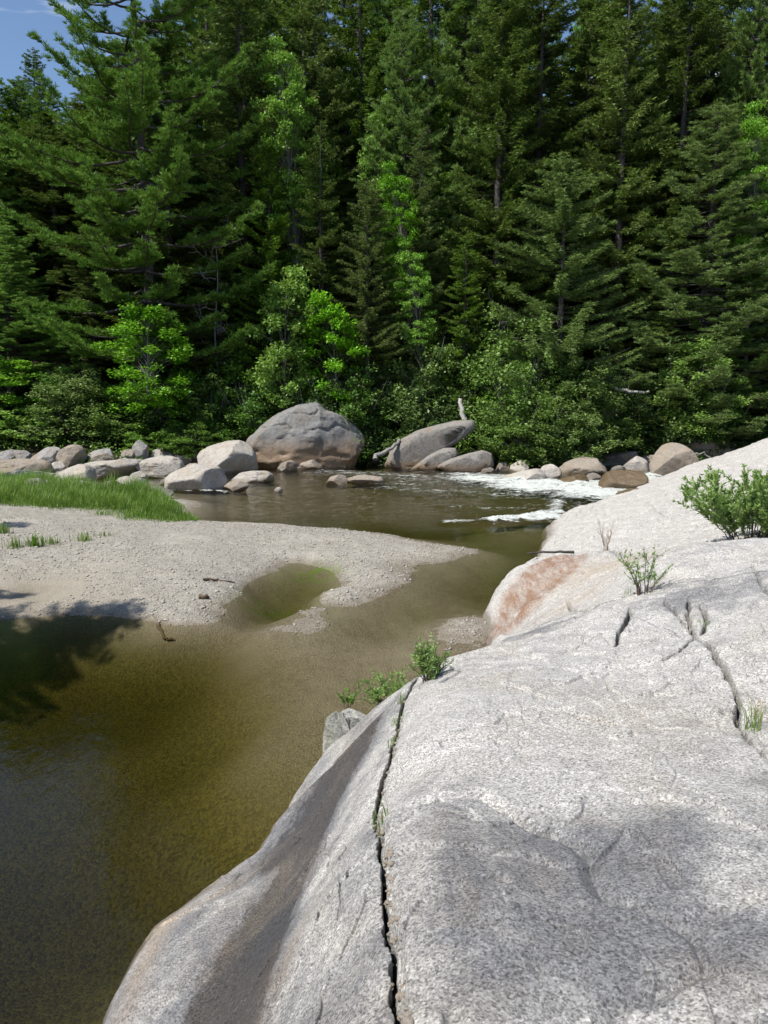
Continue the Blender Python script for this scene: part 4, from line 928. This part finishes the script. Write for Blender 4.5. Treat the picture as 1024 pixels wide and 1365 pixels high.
ALD = [(-20,36,520,2,1.2,'bright leafy bush at the left edge'),(40,35.4,530,2,1.1,'bright yellow-green bush behind the left bank stones'),(95,35.6,500,0,1.0,'leafy bush between the left edge bushes and the maple sapling'),
 (150,35.8,520,1,.9,'dark green alder under the bright maple sapling'),(215,36.2,500,0,1.0,'bushy alder right under the maple sapling stem'),(275,36.8,500,1,.9,'grey-green alder above the pale rounded boulder'),
 (300,37.6,525,1,.8,'low alder overhanging the pale rounded boulder'),(250,34.8,560,1,.7,'low leafy bush above the brown split stones'),(340,38.2,450,0,1.0,'tall alder left behind the biggest boulder'),
 (508,38.5,480,0,.9,'alder right behind the biggest boulder'),(556,38.4,440,0,1.1,'blue-green alder over the largest tilted slab'),(620,38.2,455,0,.9,'blue-green alder right of the first one, by the white log'),
 (676,36.9,490,1,1.0,'bright alder arching over the rightmost tilted slab'),(700,34.6,520,1,1.0,'leafy alder drooping to the water left of the cream boulders'),(745,34.6,530,1,1.0,'leafy alder drooping behind the cream boulders'),
 (690,36,430,0,1.2,'large alder at the foot of the grey-green tree'),(790,36,500,0,1.0,'shaded alder right of the grey-green tree'),(506,37.2,560,2,.6,'small bright bush in the gap between dome boulder and tilted slab'),
 (850,38.6,540,1,.8,'shaded bush behind the right bank pile'),(960,38.8,545,1,.7,'low bush right of the bright sapling'),(905,38.2,560,2,.45,'little bright bush behind the long rounded boulder'),(1010,38.8,520,0,.9,'shaded bush at the right edge behind the far slab'),
 (180,34.2,575,2,.5,'small fern-green bush beside the upright grey stone'),(440,38.6,470,2,1.1,'sunlit bush peeking over the top of the biggest boulder')]
for u, Y, top, k, s, lb in ALD:
    h0 = (3.4, 3.0, 2.4)[k]; K('alder_bush' if k < 2 else 'leafy_bush', AL[k], h0, u, Y, top, lb, s * 1.15, cat='bush')
# forest rows behind
FG = 'dark conifers packed on the hillside behind the front row'
rs_ = random.Random(5)
for Y, dx in ((42, 3.4), (45.5, 3.2), (49.5, 3.4), (55, 3.8), (62, 4.4)):
    x = -Y * .72
    while x < Y * .72:
        xx = x + rs_.uniform(-1, 1); yy = Y + rs_.uniform(-1.6, 1.6); u = CX + xx / yy * FPX; z = gz(xx, yy)
        lim = None
        if u < 175: lim = rs_.uniform(105, 190) if u < 150 else rs_.uniform(70, 130)
        elif 722 < u < 768: lim = rs_.uniform(25, 80)
        elif 270 > u >= 175: lim = rs_.uniform(20, 120)
        H = at_dist(u, lim, yy)[1] - z if lim else rs_.uniform(21, 29)
        if lim is None and 690 < u < 800: H = min(H, at_dist(u, 30, yy)[1] - z + (0 if 715 < u < 775 else 4))
        isp = rs_.random() < .16
        if isp: plant('white_pine', PN[rs_.randrange(1, 3)], (xx, yy, z - .05), 'tall green pine crowded among the dark conifers behind the front row', 'tree', H / 20, group='pines scattered on the hillside behind the front row', sxy=.8 * 20 / H)
        else: plant('spruce', SP[rs_.randrange(4)], (xx, yy, z - .05), 'tall dark spruce crowded on the hillside behind the front row of trees', 'tree', H / 18, group=FG, sxy=rs_.uniform(.85, 1.15) * 1.38 * 18 / H)
        x += dx * rs_.uniform(.8, 1.2)
# left bank trees, out of frame, whose shade falls on the bar and pool
for x, y, k, s in ((-9.6, 7.9, 2, 10), (-11.6, 8.8, 1, 9.5), (-14.8, 13.5, 0, 11), (-17, 18.5, 2, 10), (-20, 24, 2, 13)):
    plant('spruce', SP[k], (x, y, gz(x, y) - .05), 'spruce on the near left bank shading the pool', 'tree', s / 18, group='spruces on the near left bank')

# thicket at the foot of the forest
rs_ = random.Random(11); u = -90
while u < 1090:
    Yb = 36.8 + rs_.uniform(-.4, 1.6); kk = rs_.choice((0, 1, 1, 2)); uu = u + rs_.uniform(-12, 12)
    if not (480 < uu < 545): 
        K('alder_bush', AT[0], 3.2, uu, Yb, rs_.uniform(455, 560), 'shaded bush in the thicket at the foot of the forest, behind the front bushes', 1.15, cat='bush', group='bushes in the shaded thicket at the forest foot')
    u += 38
# dead tree, logs, sticks
def bare(seed, h, R, n, start=.25):
    rng = np.random.default_rng(seed); b = MB()
    b.tube([(.1 * math.sin(z), .1 * math.cos(z * .7), z) for z in np.linspace(-.3, h, 10)], .065, .015, 7, .2, rng)
    for k in range(n):
        z = h * rng.uniform(start, 1); a = rng.uniform(0, 2 * PI); L = R * rng.uniform(.4, 1); p = np.array([0, 0, z]); d = np.array([math.cos(a), math.sin(a), rng.uniform(-.2, .5)]); Q = [p]
        for q in range(6): d = d + rng.normal(size=3) * .22 + [0, 0, .08]; d /= np.linalg.norm(d); p = p + d * L / 6; Q.append(p)
        b.tube(Q, .022, .006, 4)
        for w in range(4):
            i = rng.integers(2, 6); e = rng.normal(size=3); e /= np.linalg.norm(e); b.tube([Q[i], Q[i] + e * L * .2, Q[i] + e * L * .35 + [0, 0, .1]], .014, .005, 3)
    return b.mesh('dead_tree', M_BARKG)
for u, Y, h, R, lb in ((292, 38.2, 9.5, 1.7, 'dead tree with bare grey branches right of the large left pine'), (470 + 195, 38.6, 6.5, 1.2, 'dead bare-branched stem beside the tall spruce with the grey trunk')):
    x = at_dist(u, 520, Y)[0]; tag(link('dead_tree', bare(int(u), h, R, 26), loc=(x, Y, gz(x, Y))), lb, 'dead tree')
def stick(name, pts, r0, r1, mat, label, cat, seed=0, k=7):
    rng = np.random.default_rng(seed); b = MB(); P = np.array(pts, float); t = np.linspace(0, 1, 9); src = np.linspace(0, 1, len(P))
    Q = np.stack([np.interp(t, src, P[:, i]) for i in range(3)], 1) + rng.normal(size=(9, 3)) * r0 * .5
    b.tube(Q, r0, r1, k, .35, rng); tag(link(name, b.mesh(name, mat)), label, cat)
def P3(u, v, Y): x, z = at_dist(u, v, Y); return (x, Y, z)
stick('log', [P3(614, 532, 35.3), P3(617, 550, 35.2), P3(624, 580, 35.1)], .09, .13, M_BIRCH, 'weathered white stump standing behind the largest tilted slab', 'log', 1)
stick('log', [P3(500, 612, 33.2), P3(518, 600, 33.4), P3(534, 589, 33.8)], .10, .07, M_BARKG, 'grey log propped in the gap left of the largest tilted slab', 'log', 2)
stick('log', [P3(815, 516, 36.2), P3(838, 521, 36.0), P3(866, 524, 35.8)], .09, .05, M_BIRCH, 'bleached fallen branch hanging in the shade above the right bank pile', 'log', 3)
stick('driftwood', [P3(918, 601, 31.0), P3(927, 606, 30.8), P3(938, 603, 30.8), P3(946, 610, 30.7)], .05, .02, M_BARKG, 'twisted driftwood lying on the tall pointed boulder', 'driftwood', 4)
def GP(u, v, dz=.03):
    x, y = at(u, v, .2); return (x, y, gz(x, y) + dz)
stick('stick', [GP(272, 772), GP(290, 770), GP(312, 768)], .022, .012, M_STEM, 'dark stick lying on the gravel bar, farthest of the three', 'stick', 5)
stick('stick', [GP(264, 789), GP(272, 789), GP(280, 788)], .030, .022, M_STEM, 'short thick piece of wood on the gravel bar in the middle of three', 'stick', 6)
stick('stick', [GP(210, 813), GP(218, 820), GP(232, 821)], .028, .012, M_STEM, 'bent stick at the near water edge of the gravel bar', 'stick', 7)
a_ = ledge_hit(722, 737, .6); b_ = ledge_hit(765, 740, .8)
stick('stick', [(b_[0] - .72, b_[1] + .1, b_[2] + .02), (b_[0] - .3, b_[1] + .02, b_[2] + .045), (b_[0], b_[1], b_[2] + .05)], .014, .026, M_BARK, 'dark broken branch resting in the notch above the rust-stained block', 'stick', 8)

# grass, gravel ----------------------------------------------
def blades(rng, S, hgt, wid, lean=.35):
    n = len(S); a = rng.uniform(0, 2 * PI, n); le = rng.uniform(.05, lean, n) * hgt
    d = np.stack([np.cos(a) * le, np.sin(a) * le, np.zeros(n)], 1); sd = np.stack([-np.sin(a), np.cos(a), np.zeros(n)], 1) * (wid / 2)[:, None]
    up = np.zeros((n, 3)); up[:, 2] = hgt
    m = S + up * .6 + d * .35; t = S + up * .97 + d * 1.1
    V = np.stack([S - sd, S + sd, m + sd * .7, m - sd * .7, t + sd * .08, t - sd * .08], 1).reshape(-1, 3)
    b = np.arange(n)[:, None] * 6
    F = np.concatenate([b + [0, 1, 2, 3], b + [3, 2, 4, 5]])
    return V, F, rng.random(n)
def grass_mesh(name, rng, S, h, w, mat, lean=.35):
    V, F, T = blades(rng, S, h, w, lean); return mesh_np(name, V, F, mat, False, {'tint': np.repeat(T, 6)})
rng = np.random.default_rng(77)
GPOLY = [at(u, v) for u, v in ((-120,640),(0,641),(70,645),(115,656),(180,660),(240,674),(268,690),(262,703),(225,708),(160,704),(100,696),(50,694),(0,692),(-120,700))]
gx = rng.uniform(-17, -3, 190000); gy = rng.uniform(17, 31, 190000); m_ = inside(GPOLY, gx, gy)
e_ = seg_dist(GPOLY, gx, gy, closed=True); dn = fbm2(gx * .9, gy * .9, 3, 61); m_ &= (dn + smooth(0, .8, e_) * .8 > rng.uniform(-.3, .5, len(gx)))
gx, gy, e_, dn = gx[m_], gy[m_], e_[m_], dn[m_]
dn = dn + 1.0 * fbm2(gx * 2.2, gy * 2.2, 2, 64)
hh_ = (.10 + .27 * smooth(0, .7, e_)) * np.clip(1 + .9 * dn, .25, 2) * rng.uniform(.6, 1.25, len(gx))
tag(link('grass', grass_mesh('grass', rng, np.stack([gx, gy, terr_h(gx, gy) - .02], 1), hh_, rng.uniform(.008, .015, len(gx)), M_GRASS, .7)), 'bright green riverside grass along the left end of the gravel bar', 'grass', kind='stuff')
for i, (u, v, n, hh, lb) in enumerate(((20,733,60,.24,'grass tuft at the left edge of the gravel bar, nearest the frame'),(47,731,90,.28,'second grass tuft from the left on the gravel bar'),(70,727,50,.2,'small grass tuft on the gravel below the tall grass, third from the left'),
        (112,722,60,.2,'grass tuft on the gravel in the middle of the row'),(140,716,30,.14,'thin sprout of grass on the gravel right of the middle tuft'),(5,716,80,.25,'shaded grass tuft at the left edge close under the tall grass'))):
    x, y = at(u, v, .25); S = np.stack([x + rng.normal(size=n) * .085, y + rng.normal(size=n) * .07, np.zeros(n)], 1); S[:, 2] = gz(x, y) - .02
    tag(link('grass_tuft', grass_mesh('grass_tuft', rng, S, hh * rng.uniform(.5, 1.2, n), rng.uniform(.012, .02, n), M_GRASS)), lb, 'grass tuft', 'grass tufts sprouting on the gravel')
# low leafy growth over the soil of the far bank
gx = rng.uniform(-34, 30, 150000); gy = rng.uniform(26, 44, 150000); bd = seg_dist(BANK, gx, gy, signed=True)
m_ = (bd > 1.2) & (bd < 7) & (fbm2(gx * .7, gy * .7, 3, 81) > rng.uniform(-.5, .35, len(gx))); gx, gy = gx[m_], gy[m_]
gh = .12 + .35 * smooth(1.2, 3, bd[m_]) * (1 + .6 * fbm2(gx * .8, gy * .8, 3, 82))
S = np.stack([gx, gy, terr_h(gx, gy) + gh * rng.random(len(gx))**.6], 1); d = rng.normal(size=S.shape); d[:, 2] *= .5
Vg, Fg = diamonds(S, d, rng.uniform(.08, .16, len(S)), rng.uniform(.06, .11, len(S)), rng, .08)
tag(link('undergrowth', mesh_np('undergrowth', Vg, Fg, M_ALDER, False, {'tint': np.repeat(rng.random(len(S)), 4), 'tip': np.zeros(len(Vg))})), 'low leafy undergrowth along the far bank', 'undergrowth', kind='stuff')
M_PEB = granite('pebble_stone', light=(.46, .43, .375), dark=(.20, .19, .18), warm=(.36, .27, .19), warm_amt=.7, speck=.5, patch=.35, wetz=.04)
def pebbles(n):
    px_ = rng.uniform(-9, 5, n * 4); py_ = 9 + 10 * rng.random(n * 4)**1.2; hz = terr_h(px_, py_)
    k_ = (hz > -.01) & (ell(25, 795, .03, 1.0, .9, px_, py_) < .4) & (fbm2(px_ * .6, py_ * .6, 3, 71) > rng.uniform(-.6, .3, n * 4)); px_, py_, hz = px_[k_][:n], py_[k_][:n], hz[k_][:n]
    D, F = ico(1); s_ = .010 * np.exp(rng.normal(size=len(px_)) * .5); s_ = np.clip(s_, .005, .032)
    sc3 = s_[:, None] * np.stack([rng.uniform(.7, 1.4, len(s_)), rng.uniform(.7, 1.4, len(s_)), rng.uniform(.4, .8, len(s_))], 1)
    V = D[None] * sc3[:, None] * (1 + .18 * rng.normal(size=(len(s_), len(D), 1)))
    V += np.stack([px_, py_, hz + s_ * .2], 1)[:, None]
    Fa = F[None] + (np.arange(len(s_)) * len(D))[:, None, None]
    return mesh_np('gravel', V.reshape(-1, 3), Fa.reshape(-1, 3), M_PEB, True)
tag(link('gravel', pebbles(16000)), 'loose pebbles strewn over the gravel bar', 'gravel', kind='stuff')

def rubble():
    P = np.array(K1); V = []; Fs = []; D, F = ico(2); n = 0
    for k in range(230):
        t = rng.random() * (len(P) - 1.01); i = int(t); p = P[i] + (P[i + 1] - P[i]) * (t - i); off = rng.uniform(-.004, .034); p = p + [off, rng.normal() * .01]
        z = float(ledge_h(p[:1], p[1:])[0][0]); q = rng.uniform(.004, .011) * (1.6 if rng.random() < .15 else 1)
        v = D * (1 + .22 * fbm(D[:, 0] * 1.5 + k, D[:, 1] * 1.5, D[:, 2] * 1.5, 2, k)[:, None]) * [q * rng.uniform(.7, 1.5), q, q * rng.uniform(.5, .9)] + [p[0], p[1], z + q * .3]
        V.append(v); Fs.append(F + n); n += len(v)
    return mesh_np('rubble', np.concatenate(V), np.concatenate(Fs), M_B['brown'], True)
tag(link('rubble', rubble()), 'crumbled stone chips filling the long crack', 'rubble', kind='stuff')
# plants on the ledge ----------------------------------------
def stemmy(seed, stems, h, spread, leafL, leafW, per, mat, sub=4, lo=.25, barkm=None, bend=.3):
    rng = np.random.default_rng(seed); out = []; parts = []
    for s_ in range(stems):
        b = MB(); a = rng.uniform(0, 2 * PI); o = spread * math.sqrt(rng.uniform(.02, 1)); hh = h * rng.uniform(.6, 1.05) * (1 - .25 * o / spread)
        base = np.array([math.cos(a), math.sin(a), 0]) * o * .22; tipv = np.array([math.cos(a) * o, math.sin(a) * o, hh])
        main = [base + (tipv - base) * t + np.array([math.cos(a), math.sin(a), 0]) * (-bend * .3 * o * math.sin(t * PI)) + rng.normal(size=3) * .012 * h * (t > 0) for t in np.linspace(0, 1, 7)]
        main[0][2] = -.05; b.tube(main, .006 * h + .002, .0015, 5); lines = [np.array(main)]
        for q in range(sub):
            i = rng.integers(2, 6); d = rng.normal(size=3); d[2] = abs(d[2]) + .6; d /= np.linalg.norm(d); L = h * rng.uniform(.15, .38)
            ln = [main[i] + d * L * t + np.array([0, 0, .06 * L * t]) for t in (0, .5, 1)]; b.tube(ln, .002 * h + .001, .001, 3); lines.append(np.array(ln))
        out.append(('stem', b.mesh('stem', barkm or M_STEM)))
        for li, ln in enumerate(lines):
            n = int(per * (1.4 if li == 0 else .8)); t = rng.uniform(lo if li == 0 else .15, 1, n) * (len(ln) - 1); i0 = np.minimum(t.astype(int), len(ln) - 2); f = (t - i0)[:, None]
            S = ln[i0] * (1 - f) + ln[i0 + 1] * f; ax = ln[i0 + 1] - ln[i0]; ax /= np.linalg.norm(ax, axis=1)[:, None]
            r_ = rng.normal(size=(n, 3)); r_ /= np.linalg.norm(r_, axis=1)[:, None]; d = ax * .7 + r_ * .8; d[:, 2] += .15; d /= np.linalg.norm(d, axis=1)[:, None]
            side = np.cross(d, np.array([0, 0, 1]) + rng.normal(size=(n, 3)) * .6); L = leafL * rng.uniform(.55, 1.15, n)
            V, F = diamonds(S, d, L, L * leafW, rng, .05, side); parts.append((V, F, rng.random(n), np.zeros(n)))
    return out + [('foliage', crown_mesh('foliage', parts, mat))]
x_, y_, z_ = at(985, 742, 1.72) + (0,)
wx, wy = at_dist(1000, 700, 9.4)[0], 9.4
plant('willow_bush', stemmy(601, 44, .92, 1.0, .068, .38, 62, M_WILLOW, 6), (wx, wy, float(ledge_h(np.array([wx]), np.array([wy]))[0][0]) - .03), 'large leafy willow bush at the right edge growing behind the granite crest', 'bush', 1.0)
p = ledge_hit(860, 792, 1.45); plant('shrub', stemmy(602, 11, .48, .24, .038, .32, 15, M_WILLOW, 3), (p[0], p[1] + .03, p[2]), 'small upright green shrub growing from a crack in the middle of the ledge', 'shrub')
p = ledge_hit(808, 736, .9); plant('dry_plant', stemmy(603, 6, .62, .18, .03, .3, 3, M_DRY, 3, barkm=M_DRY), (p[0], p[1], p[2]), 'sparse dry twiggy plant at the edge of the far slab', 'dry plant')
p = ledge_hit(572, 905, 1.0); plant('shrub', stemmy(604, 22, .34, .20, .038, .3, 26, M_WILLOW, 3), (p[0], p[1], p[2] - .02), 'bright leafy clump at the far end of the long crack', 'shrub')
p = at(520, 934, .80) + (.76,); plant('shrub', stemmy(605, 26, .26, .34, .040, .24, 24, M_WILLOW, 3), (p[0], p[1] + .02, p[2] - .02), 'spreading leafy clump above the lichen-spotted block', 'shrub')
p = at(463, 938, .62); plant('shrub', stemmy(606, 7, .20, .09, .034, .3, 14, M_WILLOW, 2), (p[0], p[1] + .05, .56), 'smallest leafy sprig on the lichen-spotted block', 'shrub')
for u, v, n, hh, mt, lb in ((508,1106,26,.10,M_GRASS,'grass tuft in the long crack, nearest the viewer'),(536,936,40,.10,M_GRASS,'grass tuft in the long crack below the bright leafy clump'),(530,962,34,.07,M_GRASS,'low mosslike grass in the upper part of the long crack'),
        (524,1000,30,.07,M_GRASS,'grass tuft halfway up the long crack'),(1003,972,36,.16,M_GRASS,'grass tuft in the dark crack at the right edge'),(1012,955,20,.14,M_DRY,'dry straw tuft at the right edge by the crack'),(838,795,20,.08,M_GRASS,'small grass tuft at the foot of the upright shrub'),
        (940,845,26,.05,M_GRASS,'tiny green tuft deep in the branching crack')):
    p = ledge_hit(u, v, 1.4); S = np.stack([p[0] + rng.normal(size=n) * .022, p[1] + rng.normal(size=n) * .04, np.zeros(n)], 1); S[:, 2] = ledge_h(S[:, 0], S[:, 1])[0] - .01
    tag(link('grass_tuft', grass_mesh('grass_tuft', rng, S, hh * rng.uniform(.5, 1.2, n), rng.uniform(.003, .006, n), mt, .8)), lb, 'grass tuft')

# ------------------------------------------------------------ world, sun, settings
SUN_EL, SUN_AZ = math.radians(56), math.radians(-122)    # azimuth measured clockwise from +Y; negative is to the left
wd = bpy.data.worlds.new('World'); sc.world = wd; wd.use_nodes = True; wt = NT(wd.node_tree); wd.node_tree.nodes.clear()
sky = wt.n('ShaderNodeTexSky', out=0, sky_type='NISHITA', sun_disc=False, sun_elevation=SUN_EL, sun_rotation=SUN_AZ, altitude=300, air_density=1.0, dust_density=.6, ozone_density=3.5)
gc = wt.n('ShaderNodeTexCoord', out=0)
cn = wt.noise(wt.scale(gc, (1, 1, 3.2)), 3.2, 8, .6, dist=.4)
cf = wt.rng(cn, .55, .70, 0, .85)
skc = wt.mix(cf, sky, (6.5, 6.9, 7.3, 1))
bg = wt.n('ShaderNodeBackground', {'Color': skc, 'Strength': .115})
wo = wd.node_tree.nodes.new('ShaderNodeOutputWorld'); wd.node_tree.links.new(bg, wo.inputs[0])
sl = bpy.data.lights.new('sun', 'SUN'); sl.energy = 5.0; sl.angle = math.radians(.5); sl.color = (1, .955, .88)
so = bpy.data.objects.new('sun', sl); COL.objects.link(so)
sd = Vector((math.sin(SUN_AZ) * math.cos(SUN_EL), math.cos(SUN_AZ) * math.cos(SUN_EL), math.sin(SUN_EL)))
so.rotation_euler = sd.to_track_quat('Z', 'Y').to_euler()
sc.view_settings.view_transform = 'Standard'; sc.view_settings.look = 'None'; sc.view_settings.gamma = 1
sc.view_settings.exposure = 0.38
sc.render.engine = 'CYCLES'
cy = sc.cycles
cy.use_denoising = True; cy.use_adaptive_sampling = True; cy.adaptive_threshold = .015; cy.max_bounces = 5; cy.diffuse_bounces = 2; cy.glossy_bounces = 2; cy.transmission_bounces = 3; cy.transparent_max_bounces = 12; cy.volume_bounces = 0
cy.caustics_reflective = False; cy.caustics_refractive = False; cy.sample_clamp_indirect = 6
